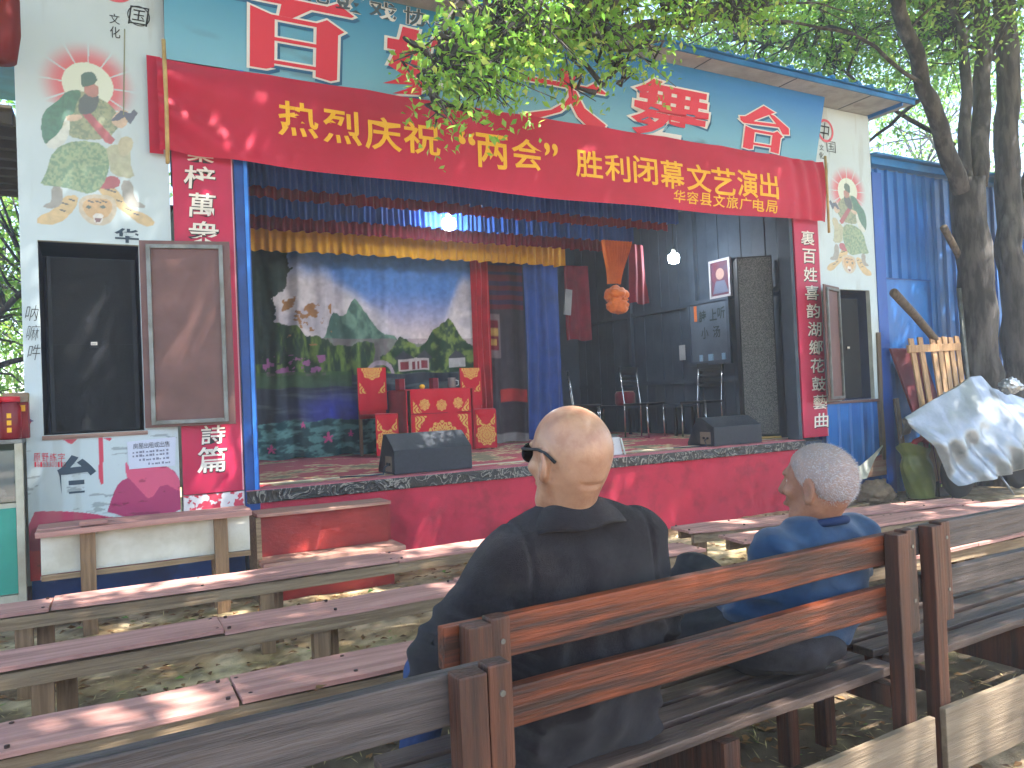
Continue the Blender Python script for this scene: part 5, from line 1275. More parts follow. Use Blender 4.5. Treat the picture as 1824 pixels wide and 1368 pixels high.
GAPS += [((_g.uniform(-1, 6.5), _g.uniform(2.3, 5.6), .2), _g.uniform(.10, .26)) for _ in range(46)] + [((_g.uniform(-.5, 2.5), _g.uniform(4.7, 5.5), 0), _g.uniform(.12, .25)) for _ in range(10)]
def sun_gaps(P, seed):
    r = np.random.default_rng(seed); sd = np.array(SUN); keep = np.ones(len(P), bool)
    for T, rad in GAPS:
        v = P - np.asarray(T); al = v @ sd; d = np.linalg.norm(v - al[:, None] * sd, axis=1)
        wob = rad * (.7 + .6 * r.random(len(P)))
        keep &= ~((d < wob) & (al > .5) & (r.random(len(P)) > .12))
    return P[keep]
def tree(label, limbs, clusters, leaf, nper, cols, seed, spread=.55, cat='tree', group=None, twig=True, name='camphor_tree', droop=.5, wr=.5, flat=.7, gaps=False):
    """limbs: (points, r0, r1); clusters: (n,3) centres of leaf sprays"""
    b = limbs[0][0][0]; t = thing(name, label, cat, (b[0], b[1], 0), group)
    mb = MB()
    for i, (pts, r0, r1) in enumerate(limbs): limb(mb, pts, r0, r1, 14 if i == 0 else 9, seed + i)
    mb.build('trunk', M_bark, t, True, recalc=False)
    ends = np.array([tuple(Vector(p[0]).lerp(Vector(p[1]), f)) for pts, _, _ in limbs[1:] for p in zip(pts[:-1], pts[1:]) for f in (0, .25, .5, .75, 1)] or [limbs[0][0][-1]])
    r = np.random.default_rng(seed); C = np.asarray(clusters)
    tw = MB(); P = []
    for k, c in enumerate(C):
        d = np.linalg.norm(ends - c, axis=1); e = ends[d.argmin()]
        if twig:
            mid = (e + c) / 2 + r.normal(size=3) * .12 + np.array([0, 0, .12])
            tw.tube([e, (e + mid) / 2 + r.normal(size=3) * .04, mid, (c + mid) / 2 + r.normal(size=3) * .05, c], [.022, .018, .014, .010, .005], 5, cap=False)
            for j in range(3):
                g = c + r.normal(size=3) * spread * np.array([1, 1, flat]) * .9
                tw.tube([mid * .5 + c * .5, (mid * .3 + c * .3 + g * .4), g], [.008, .006, .003], 4, cap=False)
        n = int(nper * r.uniform(.6, 1.4))
        # leaves in sprays around short twig lines
        g = c + r.normal(size=(max(n // 9, 1), 3)) * spread * np.array([1, 1, flat])
        q = np.repeat(g, 9, 0)[:n]; P.append(q + r.normal(size=q.shape) * leaf * .9)
    if tw.v: tw.build('branches', M_bark, t, True, recalc=False)
    P = np.concatenate(P)
    if gaps: P = sun_gaps(P, seed)
    link('crown', leaf_mesh('crown', P, leaf, droop, seed, cols=cols, wr=wr), M_leaf, t)
    return t
def ell(n, c, r, seed, hollow=.35, zmin=None):
    g = np.random.default_rng(seed); out = []
    while len(out) < n:
        p = g.uniform(-1, 1, 3); d = np.linalg.norm(p)
        if hollow < d < 1:
            q = np.array(c) + p * np.array(r)
            if zmin is None or q[2] > zmin: out.append(q)
    return np.array(out)
g_ = np.random.default_rng(99)
# tree A: the forked trunk in front of the shed
A0 = PY(1748, 640, 5.72)
fk = PY(1722, 318, 5.72)
axx = lambda px, py, Y: tuple(PY(px, py, Y))
limA = [([(A0[0] + .12, 5.72, -.1), (A0[0] + .05, 5.72, .8), tuple(A0), axx(1735, 480, 5.72), tuple(fk)], .245, .20),
        ([axx(1712, 340, 5.72), axx(1672, 230, 5.68), axx(1640, 130, 5.62), axx(1590, -20, 5.5), (8.0, 5.3, 6.9)], .115, .07),
        ([axx(1722, 330, 5.74), axx(1718, 200, 5.85), axx(1716, 60, 5.95), (9.7, 6.1, 7.3)], .085, .05),
        ([axx(1740, 330, 5.72), axx(1752, 190, 5.78), axx(1750, 0, 5.85), (10.3, 5.9, 7.4)], .13, .08),
        ([axx(1700, 260, 5.68), axx(1600, 200, 6.2), axx(1480, 110, 7.0), axx(1330, 70, 7.6)], .035, .01),
        ([axx(1650, 170, 5.68), axx(1560, 240, 6.5), axx(1500, 300, 7.4)], .03, .012),
        ([axx(1645, 150, 5.62), axx(1520, 60, 5.5), axx(1400, 40, 5.4), axx(1280, 20, 5.3)], .026, .008)]
tree('big forked camphor tree standing before the blue shed', limA, np.concatenate([ell(130, (9.2, 6.2, 7.4), (3.0, 2.4, 1.8), 3, .2), np.array([PY(g_.uniform(1190, 1690), g_.uniform(-60, 150 + 0), g_.uniform(6.6, 9.5)) for _ in range(95)])]), .085, 125, LC, 3, .42)
B0 = PY(1815, 640, 5.8)
limB = [([(B0[0], 5.8, -.1), (B0[0], 5.8, .8), tuple(B0), axx(1800, 480, 5.8), axx(1798, 330, 5.8), axx(1794, 180, 5.8), axx(1792, 0, 5.8), (11.1, 5.8, 7.5)], .21, .12),
        ([axx(1812, 420, 5.8), axx(1850, 260, 5.7), (11.6, 5.2, 5.6)], .12, .06),
        ([axx(1798, 120, 5.8), axx(1765, 100, 5.9), axx(1690, 60, 6.5)], .05, .02)]
tree('straight camphor tree at the right picture edge', limB, ell(130, (11.2, 6.2, 7.3), (3.0, 2.6, 1.9), 5, .2), .085, 125, LC, 5, .42)
# tree C: out of frame on the right; its low bough hangs in front of the sign
bough = [(6.6, .9, 4.3), (5.6, 2.4, 4.9), axx(1330, 20, 4.8), axx(1180, 40, 4.75), axx(1020, 70, 4.75), axx(880, 105, 4.75), axx(790, 125, 4.7)]
limC = [([(6.9, .7, -.1), (6.85, .7, 1.5), (6.75, .8, 3.0), (6.6, .9, 4.3), (6.5, .9, 6.5)], .26, .14), (bough, .075, .012),
        ([axx(1180, 40, 4.75), axx(1110, 110, 4.7), axx(1060, 165, 4.7)], .02, .006), ([axx(980, 78, 4.75), axx(900, 40, 4.6), axx(830, 20, 4.5)], .02, .006), ([axx(1250, 30, 4.8), axx(1150, -20, 4.4), axx(1000, -30, 4.3)], .03, .01)]
g = np.random.default_rng(17)
cl = []
for (px, py, n, sx, sy) in ((828, 118, 20, 38, 34), (890, 58, 26, 52, 45), (950, 30, 24, 70, 32), (1060, 18, 24, 75, 30), (1190, 12, 20, 75, 26), (1330, 4, 16, 90, 20), (866, 165, 9, 36, 24), (1075, 85, 7, 35, 26), (1130, 105, 5, 22, 26), (800, 212, 2, 12, 8), (960, 90, 6, 36, 20), (1010, 150, 2, 16, 12)):
    for _ in range(n):
        cl.append(PY(px + g.normal() * sx * .60, py + g.normal() * sy * .55, g.uniform(4.3, 5.0)))
tree('camphor tree whose low leafy bough hangs before the signboard', limC, np.array(cl), .062, 46, LCB, 11, .14, twig=True, droop=.7, flat=.8)
# canopy trees round the audience, trunks out of the picture
for lab, b, c, r, n, sd in (('tall camphor tree behind the audience on the right', (7.6, -.8), (6.8, 2.6, 7.3), (4.6, 3.6, 1.2), 430, 31), ('tall camphor tree beside the audience on the left', (-3.0, 1.6), (1.2, 2.6, 7.3), (4.6, 3.6, 1.2), 420, 32),
                            ('camphor tree behind the photographer', (2.2, -4.4), (3.0, -2.2, 7.6), (4.6, 3.0, 1.4), 340, 33), ('camphor tree beyond the right edge of the seating', (13.0, 1.2), (11.8, 2.0, 7.4), (3.8, 3.0, 1.4), 130, 34)):
    lim = [([(b[0], b[1], -.1), (b[0], b[1], 2.5), (b[0] * .8 + c[0] * .2, b[1] * .8 + c[1] * .2, 5.2), (c[0], c[1], 7.4)], .26, .10)]
    for k in range(5):
        a = k * 1.26 + sd; lim.append(([(b[0] * .7 + c[0] * .3, b[1] * .7 + c[1] * .3, 5.4), (c[0] + math.cos(a) * r[0] * .45, c[1] + math.sin(a) * r[1] * .45, 6.8), (c[0] + math.cos(a) * r[0] * .8, c[1] + math.sin(a) * r[1] * .8, 7.4)], .08, .03))
    tree(lab, lim, ell(n, c, r, sd, .1), .14, 120, LC, sd, .38, twig=False, group=None, gaps=True)
# trees behind the buildings
for i, (lab, b, c, r, n) in enumerate((('leafy tree rising behind the stage roof', (7.5, 15), (7.5, 15, 7.5), (4.2, 3, 3.4), 130), ('leafy tree behind the blue shed', (13, 13), (13, 13, 6.8), (3.6, 3, 3.8), 130), ('leafy tree far behind the shed at the right', (18.5, 10), (18.5, 10, 6.2), (3.6, 3.2, 4.0), 120), ('leafy tree behind the roof over the signboard', (1.5, 15.5), (2.0, 15.5, 8.2), (4.2, 2.6, 3.0), 110))):
    lim = [([(b[0], b[1], -.1), (b[0] + .1, b[1], 3), (c[0], c[1], c[2])], .28, .10)] + [([(b[0], b[1], 3.2 + .3 * k), (c[0] + math.cos(k * 1.5) * r[0] * .6, c[1] + math.sin(k * 1.5) * r[1] * .6, c[2] + .5)], .08, .03) for k in range(5)]
    tree(lab, lim, ell(n, c, r, 60 + i, .2), .11, 95, LC, 60 + i, .55, group='trees behind the buildings')
lim = [([(-1.9, 11.2, -.1), (-1.8, 11.2, 1.5), (-1.5, 11.3, 3.0), (-1.8, 11.4, 4.5)], .22, .12), ([(-1.8, 11.2, 1.6), (-1.2, 11.1, 2.4), (-.6, 11.0, 3.0)], .07, .03), ([(-1.8, 11.2, 1.9), (-1.0, 11.0, 2.0), (-.3, 10.9, 2.2)], .06, .02)]
tree('dark-limbed tree seen past the left panel edge', lim, np.concatenate([ell(90, (-1.2, 12.5, 3.4), (2.6, 1.6, 2.2), 81, .1)]), .10, 110, LC, 81, .45)
lim = [([(-2.6, 16, -.1), (-2.6, 16, 2), (-2.6, 16, 5)], .22, .12), ([(-2.6, 16, 2), (-1.4, 16, 3.5)], .07, .03)]
tree('pale green tree deepest behind the stall', lim, ell(110, (-2.0, 16.5, 4.0), (3.5, 2, 3.6), 82, .1), .12, 120, LCB, 82, .5)
hd = ell(80, (-2.2, 13.0, .7), (3.0, 1.0, .8), 83, 0)
tree('low hedge bush behind the stall goods', [([(-2.2, 13, -.05), (-2.2, 13, .5)], .05, .03), ([(-2.2, 13, .4), (-1.2, 13, .8)], .03, .01)], hd, .07, 140, LCD, 83, .25, cat='bush', name='hedge_bush')
# ------------------------------------------------------------------ people: smooth implicit surfaces turned into one continuous mesh
class Field:
    def __init__(s, lo, hi, h):
        s.h = h; s.lo = np.asarray(lo, float); s.n = np.ceil((np.asarray(hi) - s.lo) / h).astype(int) + 1
        s.D = np.full(s.n, 1.0, np.float32)
    def _blk(s, lo, hi):
        a = np.clip(np.floor((np.asarray(lo) - s.lo) / s.h).astype(int), 0, s.n - 1); b = np.clip(np.ceil((np.asarray(hi) - s.lo) / s.h).astype(int) + 1, 1, s.n)
        ax = [(s.lo[i] + s.h * np.arange(a[i], b[i])).astype(np.float32) for i in range(3)]
        return tuple(slice(a[i], b[i]) for i in range(3)), np.meshgrid(*ax, indexing='ij', sparse=True)
    def _mix(s, sl, d, k, sub=False):
        c = s.D[sl]
        if sub:
            d = -d; h = np.maximum(k - np.abs(c - d), 0) / k; s.D[sl] = np.maximum(c, d) + h * h * k * .25
        else:
            h = np.maximum(k - np.abs(c - d), 0) / k; s.D[sl] = np.minimum(c, d) - h * h * k * .25
    def cap(s, a, b, r0, r1=None, k=.03, sub=False):
        a, b = np.asarray(a, float), np.asarray(b, float); r1 = r0 if r1 is None else r1; m = max(r0, r1) + k + .03
        sl, (x, y, z) = s._blk(np.minimum(a, b) - m, np.maximum(a, b) + m)
        d = b - a; dd = d @ d + 1e-12
        t = np.clip(((x - a[0]) * d[0] + (y - a[1]) * d[1] + (z - a[2]) * d[2]) / dd, 0, 1)
        q = np.sqrt((x - a[0] - t * d[0]) ** 2 + (y - a[1] - t * d[1]) ** 2 + (z - a[2] - t * d[2]) ** 2) - (r0 + (r1 - r0) * t)
        s._mix(sl, q.astype(np.float32), k, sub)
    def ell(s, c, r, R=None, k=.03, sub=False):
        c, r = np.asarray(c, float), np.asarray(r, float); m = r.max() + k + .03
        sl, (x, y, z) = s._blk(c - m, c + m)
        x, y, z = x - c[0], y - c[1], z - c[2]
        if R is not None:
            R = np.asarray(R); x, y, z = (R[0][i] * x + R[1][i] * y + R[2][i] * z for i in range(3))
        k0 = np.sqrt((x / r[0]) ** 2 + (y / r[1]) ** 2 + (z / r[2]) ** 2); k1 = np.sqrt((x / r[0] ** 2) ** 2 + (y / r[1] ** 2) ** 2 + (z / r[2] ** 2) ** 2) + 1e-9
        s._mix(sl, (k0 * (k0 - 1) / k1).astype(np.float32), k, sub)
    def disp(s, f, band=.04):
        i = np.argwhere(np.abs(s.D) < band); p = s.lo + i * s.h
        s.D[tuple(i.T)] += f(p[:, 0], p[:, 1], p[:, 2]).astype(np.float32)
    def keep(s, f):
        ax = [(s.lo[i] + s.h * np.arange(s.n[i])).astype(np.float32) for i in range(3)]
        s.D = np.maximum(s.D, f(*np.meshgrid(*ax, indexing='ij', sparse=True)).astype(np.float32))
    def mesh(s, name):
        D = s.D; S_ = D < 0
        c = np.zeros(np.array(D.shape) - 1, np.uint8)
        for i in (0, 1):
            for j in (0, 1):
                for k in (0, 1): c += S_[i:D.shape[0] - 1 + i, j:D.shape[1] - 1 + j, k:D.shape[2] - 1 + k]
        A = np.argwhere((c > 0) & (c < 8)); vid = np.full(c.shape, -1, np.int64); vid[tuple(A.T)] = np.arange(len(A))
        acc = np.zeros((len(A), 3)); cnt = np.zeros(len(A))
        cor = [(i, j, k) for i in (0, 1) for j in (0, 1) for k in (0, 1)]
        for p in cor:
            for ax in range(3):
                if p[ax]: continue
                q = list(p); q[ax] = 1
                v0 = D[tuple((A + p).T)]; v1 = D[tuple((A + q).T)]; m = (v0 < 0) != (v1 < 0)
                t = np.where(m, v0 / np.where(m, v0 - v1, 1), 0)
                pos = np.array(p, float)[None] + np.eye(3)[ax][None] * t[:, None]
                acc[m] += pos[m]; cnt[m] += 1
        V = s.lo + (A + acc / cnt[:, None]) * s.h
        Fs = []
        for ax in range(3):
            a1, a2 = (ax + 1) % 3, (ax + 2) % 3
            sl0 = [slice(None)] * 3; sl1 = [slice(None)] * 3; sl0[ax] = slice(0, -1); sl1[ax] = slice(1, None)
            E = np.argwhere(S_[tuple(sl0)] != S_[tuple(sl1)])
            E = E[(E[:, a1] > 0) & (E[:, a2] > 0) & (E[:, a1] < D.shape[a1] - 1) & (E[:, a2] < D.shape[a2] - 1)]
            o1, o2 = np.eye(3, dtype=int)[a1], np.eye(3, dtype=int)[a2]
            q = np.stack([vid[tuple((E - o1 - o2).T)], vid[tuple((E - o2).T)], vid[tuple(E.T)], vid[tuple((E - o1).T)]], 1)
            fl = ~S_[tuple(E.T)]; q[fl] = q[fl][:, ::-1]; Fs.append(q[(q >= 0).all(1)])
        return tri_mesh(name, V, np.concatenate(Fs))
def yawm(a):
    return np.array([[math.cos(a), -math.sin(a), 0], [math.sin(a), math.cos(a), 0], [0, 0, 1]])
def head(F, C, sc, R, gaunt=0.0):
    """local axes: x right, y forward, z up; C = centre of the cranium"""
    L = lambda x, y, z: np.asarray(C) + R @ (np.array([x, y, z]) * sc)
    e = lambda c, r, k=.02, sub=False, RR=None: F.ell(L(*c), np.array(r) * sc, R if RR is None else R @ RR, k, sub)
    e((0, -.008, .012), (.082, .099, .092)); e((0, -.045, -.004), (.074, .060, .074), .03)
    e((0, .032, -.050), (.060 - gaunt, .072, .082), .03)
    F.cap(L(-.03, .058, -.118), L(.03, .058, -.118), .020 * sc, k=.03); F.ell(L(0, .074, -.122), np.array([.018, .018, .016]) * sc, R, .02)
    for s_ in (-1, 1):
        F.cap(L(.058 * s_, -.005, -.06), L(.034 * s_, .055, -.118), .022 * sc, .018 * sc, .03)       # jaw line
        F.ell(L(.045 * s_, .070, -.038), np.array([.022, .020, .018]) * sc, R, .02)                      # cheekbone
        F.ell(L(.032 * s_, .098, -.006), np.array([.018, .014, .011]) * sc, R, .012, True)               # eye socket
        F.ell(L(.085 * s_, -.010, -.030), np.array([.011, .026, .039]) * sc, R @ yawm(.50 * s_), .008)   # ear
        F.ell(L(.094 * s_, -.006, -.026), np.array([.007, .012, .022]) * sc, R @ yawm(.50 * s_), .006, True)
        F.ell(L(.085 * s_, -.004, -.056), np.array([.008, .010, .011]) * sc, R, .006)
    e((0, .086, .016), (.052, .016, .012), .02)
    F.cap(L(0, .098, .002), L(0, .120, -.040), .008 * sc, .013 * sc, .014); F.ell(L(0, .112, -.046), np.array([.018, .012, .010]) * sc, R, .01)
    F.cap(L(-.022, .100, -.080), L(.022, .100, -.080), .008 * sc, k=.012); F.cap(L(-.022, .109, -.081), L(.022, .109, -.081), .0025 * sc, k=.004, sub=True)
    return L
def hand(F, w, d, up, side):
    """palm from wrist w along d; five bent fingers"""
    d = np.asarray(d, float) / np.linalg.norm(d); up = np.asarray(up, float); s_ = np.cross(d, up); s_ /= np.linalg.norm(s_); up = np.cross(s_, d)
    R = np.stack([s_, d, up], 1); w = np.asarray(w, float)
    F.ell(w + d * .05, (.040, .055, .016), R, .012)
    for i, (o, ln) in enumerate(((-.030, .066), (-.010, .076), (.010, .072), (.030, .056))):
        a = w + d * .088 + s_ * o; b = a + d * ln * .5 - up * .006; c = b + d * ln * .42 - up * .022
        F.cap(a, b, .0085, .008, .006); F.cap(b, c, .008, .0065, .004)
    t0 = w + d * .03 - s_ * .032 * side; t1 = t0 + d * .03 - s_ * .022 * side - up * .004; F.cap(t0, t1, .011, .010, .008); F.cap(t1, t1 + d * .028 - up * .008, .0095, .0075, .005)
M_skin = mat('weathered_skin', S(180, 141, 114), .36, S(156, 114, 90), 9, bump=.12, bscale=160, spec=.4, subsurf=.15, col3=S(138, 92, 70), scale3=11, lo3=.50, hi3=.75, detail=6)
M_skin2 = mat('tanned_old_skin', S(160, 116, 92), .5, S(132, 88, 70), 12, bump=.25, bscale=120, spec=.35, subsurf=.12, col3=S(128, 82, 64), scale3=18, lo3=.56, hi3=.78)
M_jacket = mat('dark_wool_jacket', S(42, 34, 37), .92, S(27, 22, 25), 90, bump=.8, bscale=420, sheen=.12, spec=.15)
M_jean = mat('blue_denim', S(58, 76, 118), .9, S(44, 60, 98), 40, bump=.3, bscale=300)
M_tee = mat('blue_shirt', S(34, 64, 96), .85, S(27, 53, 82), 30, bump=.2, bscale=300, sheen=.2)
M_teecol = mat('navy_collar', S(24, 42, 76), .85)
M_trou = mat('dark_trousers', S(50, 48, 52), .9, S(40, 38, 42), 30, bump=.3, bscale=250)
M_shoe = mat('black_shoe', S(30, 28, 28), .5)
def folds(seed, a1=.006, a2=.003, st=(4, 4, 9)):
    return lambda x, y, z: a1 * 2 * (np.abs(fbm(x * st[0], y * st[1], z * st[2], seed=seed, oct=2) - .5) * 2 - .3) + a2 * (fbm(x * 16, y * 16, z * 22, seed=seed + 3, oct=2) - .5)

# --- bald man in the dark jacket
h1 = PY(1014, 802, 1.665); n1_ = np.array([1.085, 1.70, 1.02])
MAN = thing('person', 'bald seated person in a dark jacket and sunglasses seen from behind', 'person', (1.1, 1.78, .43))
R1 = yawm(math.radians(6)); SC1 = 1.10
F = Field((.55, 1.45, 0), (1.65, 2.68, 1.38), .0062)
Lh = head(F, h1, SC1, R1)
F.cap(Lh(0, -.030, -.06), n1_ + [0, .030, -.01], .061, .062, .035); F.cap(Lh(0, .01, -.09), n1_ + [0, .05, .0], .046, .055, .03)
F.cap(Lh(-.05, -.083, -.075), Lh(.05, -.083, -.078), .004, k=.012, sub=True); F.cap(Lh(-.055, -.080, -.105), Lh(.055, -.080, -.100), .0045, k=.012, sub=True)
F.ell((1.12, 1.745, .82), (.17, .10, .22), k=.05); F.ell((1.12, 1.78, .56), (.15, .11, .14), k=.05)
F.cap((.92, 1.74, .94), (1.32, 1.74, .94), .055, k=.05)
SHL, ELL, WRL = (.90, 1.735, .93), (.745, 1.80, .70), (.88, 2.10, .615); SHR, ELR, WRR = (1.335, 1.735, .93), (1.395, 1.80, .68), (1.27, 2.10, .615)
for a, b, c, sd in ((SHL, ELL, WRL, -1), (SHR, ELR, WRR, 1)):
    F.cap(a, b, .050, .040, .03); F.cap(b, c, .040, .026, .02)
    hand(F, np.array(c), (-.05 * sd * -1, 1, -.12), (0, .1, 1), sd)
HIP = ((1.02, 1.82, .52), (.90, 2.27, .50), (.84, 2.33, .10)), ((1.20, 1.82, .52), (1.31, 2.27, .50), (1.36, 2.33, .10))
for a, b, c in HIP:
    F.cap(a, b, .075, .055, .04); F.cap(b, c, .052, .036, .02); F.cap(c, np.array(c) + [0, .17, -.05], .034, .028, .02)
link('body', F.mesh('body'), M_skin, MAN, True)
F = Field((.55, 1.45, .30), (1.65, 2.3, 1.12), .0065)
F.ell((1.115, 1.745, .62), (.205, .150, .25), k=.06); F.ell((1.12, 1.735, .86), (.215, .130, .17), k=.06)
for x_, x2_ in ((.975, .985), (1.265, 1.235)): F.cap((x_, 1.735, .88), (x2_, 1.765, .45), .105, .120, .06)
F.cap((.92, 1.73, .935), (1.32, 1.73, .940), .070, k=.05)
for x_ in (.955, 1.285): F.cap((1.085 + (x_ - 1.085) * .25, 1.715, 1.035), (x_, 1.73, .965), .052, .062, .05)
for a, b, c in ((SHL, ELL, WRL), (SHR, ELR, WRR)):
    F.cap(a, b, .076, .068, .045); F.cap(b, c, .066, .048, .03); F.ell(b, (.072, .07, .07), k=.03)
F.ell(n1_ + [0, .03, .085], (.066, .072, .06), k=.012, sub=True)
F.disp(folds(4, .012, .005, (5, 5, 8)))
F.disp(lambda x, y, z: -.011 * np.abs(np.sin(x * 26 + 5 * fbm(x * 3, z * 3, seed=2) - z * 9)) ** 3 * sstep(.95, .8, z) * sstep(.40, .5, z))
F.disp(lambda x, y, z: .006 * (np.exp(-((x - .925 - .25 * (.95 - z) * 0) / .007) ** 2) + np.exp(-((x - 1.305) / .007) ** 2)) * sstep(.74, .80, z) * (y < 1.80))
F.disp(lambda x, y, z: -.011 * np.abs(np.sin(z * 48 + x * 26 + 4 * fbm(x * 5, z * 5, seed=3))) ** 3 * sstep(.14, .2, np.abs(x - 1.115)) * sstep(.9, .8, z))
F.disp(lambda x, y, z: .006 * np.sin((z * 40 + x * 18)) * sstep(.78, .66, z) * sstep(.5, .56, z) * sstep(.12, .2, np.abs(x - 1.11)))
link('jacket', F.mesh('jacket'), M_jacket, MAN, True)
# fold-over collar
th = np.linspace(0, 2 * np.pi, 97); prof = np.linspace(0, 1, 14)
P = []
for q in prof:
    ring_ = []
    for a in th:
        back = .5 - .5 * math.sin(a)                  # 1 at the back (-y)
        if q < .35: rr, zz = .071 + .006 * q, -.02 + .10 * q / .35 * .55
        else: u_ = (q - .35) / .65; rr, zz = .073 + .052 * u_ + .008 * math.sin(u_ * 3.1), .035 - .062 * u_ - .006 * u_ * u_
        rr *= 1.0 + .10 * abs(math.cos(a)); zz += -.028 * (1 - back) + .010 * math.cos(a) * .5
        if q > .35: rr += .018 * (q - .35) / .65 * max(0, math.cos(a)) ** 2
        ring_.append((n1_[0] + rr * math.cos(a) * 1.02, n1_[1] + .012 + rr * math.sin(a), n1_[2] + .035 + zz + .004 * math.sin(a * 5 + 1)))
    P.append(ring_)
cl_ = link('collar', grid_mesh('collar', np.array(P)), M_jacket, MAN, True)
sm = cl_.modifiers.new('thick', 'SOLIDIFY'); sm.thickness = .005; sm.offset = 1
F = Field((.60, 1.6, .02), (1.6, 2.6, .70), .008)
F.ell((1.11, 1.80, .50), (.17, .13, .11), k=.05)
for a, b, c in HIP:
    F.cap(a, b, .096, .074, .05); F.cap(b, np.array(c) + [0, 0, .02], .070, .055, .03)
F.disp(folds(9, .006, .003))
link('trousers', F.mesh('trousers'), M_jean, MAN, True)
for a, b, c in HIP:
    F = Field(np.array(c) - [.08, .1, .12], np.array(c) + [.08, .3, .06], .006); F.cap(np.array(c) + [0, -.02, -.045], np.array(c) + [0, .16, -.055], .043, .038, .02); F.ell(np.array(c) + [0, 0, -.02], (.045, .05, .04))
    F.keep(lambda x, y, z: .012 - z + 0 * x + 0 * y)
    link('shoe', F.mesh('shoe'), M_shoe, MAN, True)
SGL = link('sunglasses', MB().tube([Lh(-.010, .106, .0), Lh(0, .112, .004), Lh(.010, .106, .0)], .003, 6).mesh('sg'), M_black, MAN, True)
for s_ in (-1, 1):
    MB().tube([Lh(.068 * s_, .092, .006), Lh(.089 * s_, .06, .008), Lh(.091 * s_, .0, .008), Lh(.090 * s_, -.028, .0), Lh(.083 * s_, -.052, -.020)], [.0045, .004, .0035, .004, .0045], 8).build('temple_arm', M_black, SGL, True)
    pts = [Lh(s_ * (.037 + .031 * math.cos(a)), .099 - .012 * abs(math.cos(a)) * (1 if math.cos(a) * 1 > 0 else .3) + .006, -.006 + .022 * math.sin(a)) for a in np.linspace(0, 2 * math.pi, 24, endpoint=False)]
    MB().prism(pts, R1 @ np.array([0, -.004, 0])).build('lens', mat('dark_lens', S(18, 18, 22), .1, spec=.6), SGL)
    MB().tube(pts + [pts[0]], .0028, 6).build('lens_rim', M_black, SGL, True)
MB().tube([(.72, 1.735, .80), (.70, 1.75, .765), (.735, 1.72, .745), (.78, 1.70, .775)], .0022, 6).build('loose_thread', M_black, MAN, True)

# --- grey-haired man in blue
h2 = PY(1458, 852, 1.715); n2_ = np.array([2.055, 1.715, .892])
MAN2 = thing('person', 'grey-haired seated person in a blue shirt looking left towards the stage', 'person', (1.95, 1.86, .43))
R2 = yawm(math.radians(14)); SC2 = 1.06
F = Field((1.5, 1.5, 0), (2.6, 2.75, 1.25), .0062)
L2 = head(F, h2, SC2, R2, .006)
F.cap(L2(0, -.030, -.06), n2_ + [0, .03, -.01], .054, .054, .03); F.cap(L2(0, .01, -.09), n2_ + [-.01, .04, .0], .040, .05, .03)
for s_ in (-1, 1): F.cap(L2(.045 * s_, -.01, -.085), n2_ + [.02 * s_, .05, .02], .012, k=.02)
F.ell((2.05, 1.76, .70), (.15, .09, .18), k=.05); F.ell((1.97, 1.85, .54), (.14, .11, .11), k=.05); F.cap((1.88, 1.745, .83), (2.24, 1.745, .83), .05, k=.05)
SL_, EL_, WL_ = (1.87, 1.745, .82), (1.855, 1.86, .62), (1.93, 2.10, .67); SR_, ER_, WR_ = (2.25, 1.745, .82), (2.31, 1.88, .60), (2.13, 2.10, .66)
for a, b, c, sd in ((SL_, EL_, WL_, -1), (SR_, ER_, WR_, 1)):
    F.cap(a, b, .044, .036, .03); F.cap(b, c, .036, .024, .02); hand(F, np.array(c), (.3 * -sd, 1, -.1), (0, .1, 1), sd)
HIP2 = ((1.87, 1.87, .515), (1.84, 2.28, .50), (1.84, 2.36, .10)), ((2.06, 1.87, .53), (1.99, 2.27, .645), (1.83, 2.44, .33))
for a, b, c in HIP2:
    F.cap(a, b, .070, .05, .04); F.cap(b, c, .048, .034, .02); F.cap(c, np.array(c) + [-.02, .15, -.05], .032, .027, .02)
link('body', F.mesh('body'), M_skin2, MAN2, True)
for s_ in (-1, 1):
    MB().lathe((0, 0, 0), [(.001, -.0115), (.008, -.008), (.0115, 0), (.008, .008), (.001, .0115)], 14).build('eye', mat('eye_white', S(210, 200, 190), .2), MAN2, True, M=Matrix.Translation(L2(.032 * s_, .077, -.008)))
F = Field((1.5, 1.5, .42), (2.6, 2.3, .98), .0065)
F.ell((2.05, 1.745, .72), (.195, .125, .19), k=.06); F.ell((1.99, 1.80, .57), (.185, .155, .13), k=.06); F.cap((1.875, 1.74, .825), (2.245, 1.74, .825), .074, k=.06); F.cap((1.99, 1.72, .852), (2.11, 1.72, .852), .055, k=.06)
for a, b, c in ((SL_, EL_, WL_), (SR_, ER_, WR_)):
    F.cap(a, b, .070, .064, .035); F.cap(b, np.array(b) + (np.array(c) - np.array(b)) * .35, .062, .055, .03)
F.ell(n2_ + [0, .02, .070], (.078, .082, .058), k=.012, sub=True)
F.keep(lambda x, y, z: .545 + .02 * np.sin(x * 20) - z + 0 * y)
F.disp(folds(14, .013, .005, (5, 5, 9)))
F.disp(lambda x, y, z: -.006 * np.abs(np.sin(z * 34 + x * 14 + 4 * fbm(x * 4, z * 4, seed=6))) ** 3)
F.disp(lambda x, y, z: .005 * np.sin(z * 55 + x * 30 + y * 20) * sstep(.18, .25, np.abs(x - 2.05)))
link('shirt', F.mesh('shirt'), M_tee, MAN2, True)
ptsr = [(n2_[0] + .078 * math.cos(a), n2_[1] + .012 + .080 * math.sin(a), n2_[2] + .028 - .036 * (.5 + .5 * math.sin(a))) for a in np.linspace(0, 2 * math.pi, 40)]
MB().tube(ptsr, .0135, 10).build('neck_band', M_teecol, MAN2, True)
F = Field((1.5, 1.6, .02), (2.4, 2.75, .80), .008)
F.ell((1.96, 1.815, .535), (.205, .178, .112), k=.05)
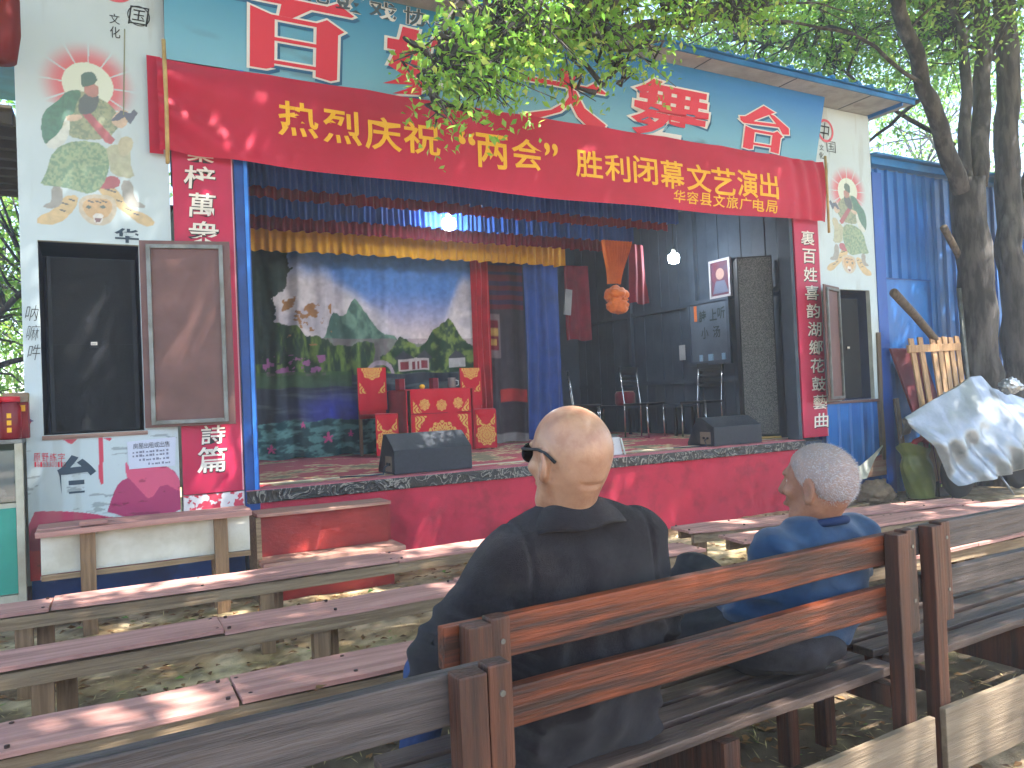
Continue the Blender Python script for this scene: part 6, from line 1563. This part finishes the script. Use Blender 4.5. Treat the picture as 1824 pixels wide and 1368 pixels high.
for a, b, c in HIP2:
    F.cap(a, b, .092, .074, .05); F.cap(b, np.array(c) + [0, 0, .02], .070, .055, .03)
F.disp(folds(19, .010, .004))
F.disp(lambda x, y, z: -.007 * np.abs(np.sin(x * 22 + z * 30 + y * 12)) ** 3)
link('trousers', F.mesh('trousers'), M_trou, MAN2, True)
for a, b, c in HIP2:
    F = Field(np.array(c) - [.1, .1, .12], np.array(c) + [.1, .3, .07], .006); F.cap(np.array(c) + [0, -.02, -.045], np.array(c) + [-.02, .15, -.055], .042, .036, .02); F.ell(np.array(c) + [0, 0, -.02], (.044, .048, .04))
    link('shoe', F.mesh('shoe'), M_shoe, MAN2, True)
# short grey hair: a thin cap plus thousands of short strands
F = Field(h2 - .16, h2 + .16, .004)
e = lambda c, r, k=.02: F.ell(L2(*c), np.array(r) * SC2, R2, k)
e((0, -.008, .013), (.0850, .1020, .0950)); e((0, -.045, -.004), (.0770, .0630, .0770), .03)
Ri = R2.T
def hairline(x, y, z):
    lx = (Ri[0, 0] * (x - h2[0]) + Ri[0, 1] * (y - h2[1])) / SC2; ly = (Ri[1, 0] * (x - h2[0]) + Ri[1, 1] * (y - h2[1])) / SC2; lz = (z - h2[2]) / SC2
    lim = np.where(ly < -.03, -.092, np.where(ly < .035, -.080 + (ly + .03) * 1.35 , .010 + (ly - .035) * 1.5)) + .006 * np.sin(lx * 160) * .5
    return (lim - lz) * SC2 * .8
F.keep(hairline)
hm = F.mesh('hair')
HR_ = link('hair', hm, mat('grey_stubble_hair', S(170, 146, 136), .8, S(150, 136, 132), 40, bump=.6, bscale=300), MAN2, True)
nv = len(hm.vertices); co = np.empty(nv * 3); hm.vertices.foreach_get('co', co); co = co.reshape(-1, 3)
hn = np.empty(nv * 3); hm.vertex_normals.foreach_get('vector', hn); hn = hn.reshape(-1, 3)
rg = np.random.default_rng(5); pick = rg.integers(0, nv, 6500)
out = co[pick] - np.asarray(h2); ok = (hn[pick] * out).sum(1) > .02; pick = pick[ok]
bkw = R2 @ np.array([0, -1, -.5])
D = hn[pick] * .55 + bkw * .9 + rg.normal(size=(len(pick), 3)) * .35
V, Fc = leaf_quads(co[pick] - hn[pick] * .001, D, hn[pick], rg.uniform(.007, .014, len(pick)), np.full(len(pick), .0011), .1)
me = tri_mesh('strands', V, Fc); cc = np.array(S(206, 202, 204)) * rg.uniform(.6, 1.15, (len(pick), 1)); set_cols(me, np.repeat(cc, 4, 0))
hs = link('hair_strands', me, mat('hair_strand', (1, 1, 1), .6, attr=True), HR_); hs['kind'] = 'stuff'
# ------------------------------------------------------------------ added volume imitating the milky veil of lens glare
bpy.context.view_layer.update()
ext = float(max(np.abs(gx).max(), np.abs(gy).max())) + 2
zt = max((o.matrix_world @ Vector(c)).z for o in scn.objects if o.type == 'MESH' for c in o.bound_box) + .5
hz_ = MB().box((-ext, -ext, -1.1), (ext, ext, zt)).build('lens_veil', None)
mh = bpy.data.materials.new('lens_veil_volume'); mh.use_nodes = True; nn = mh.node_tree.nodes; nn.clear()
pv = nn.new('ShaderNodeVolumePrincipled'); pv.inputs['Color'].default_value = (.86, .9, .95, 1); pv.inputs['Density'].default_value = 0.0062; pv.inputs['Anisotropy'].default_value = 0.2
oo = nn.new('ShaderNodeOutputMaterial'); mh.node_tree.links.new(pv.outputs[0], oo.inputs['Volume'])
hz_.data.materials.append(mh)
tag(hz_, 'added pale volume imitating the veil of lens glare', 'lens_veil', kind='stuff')
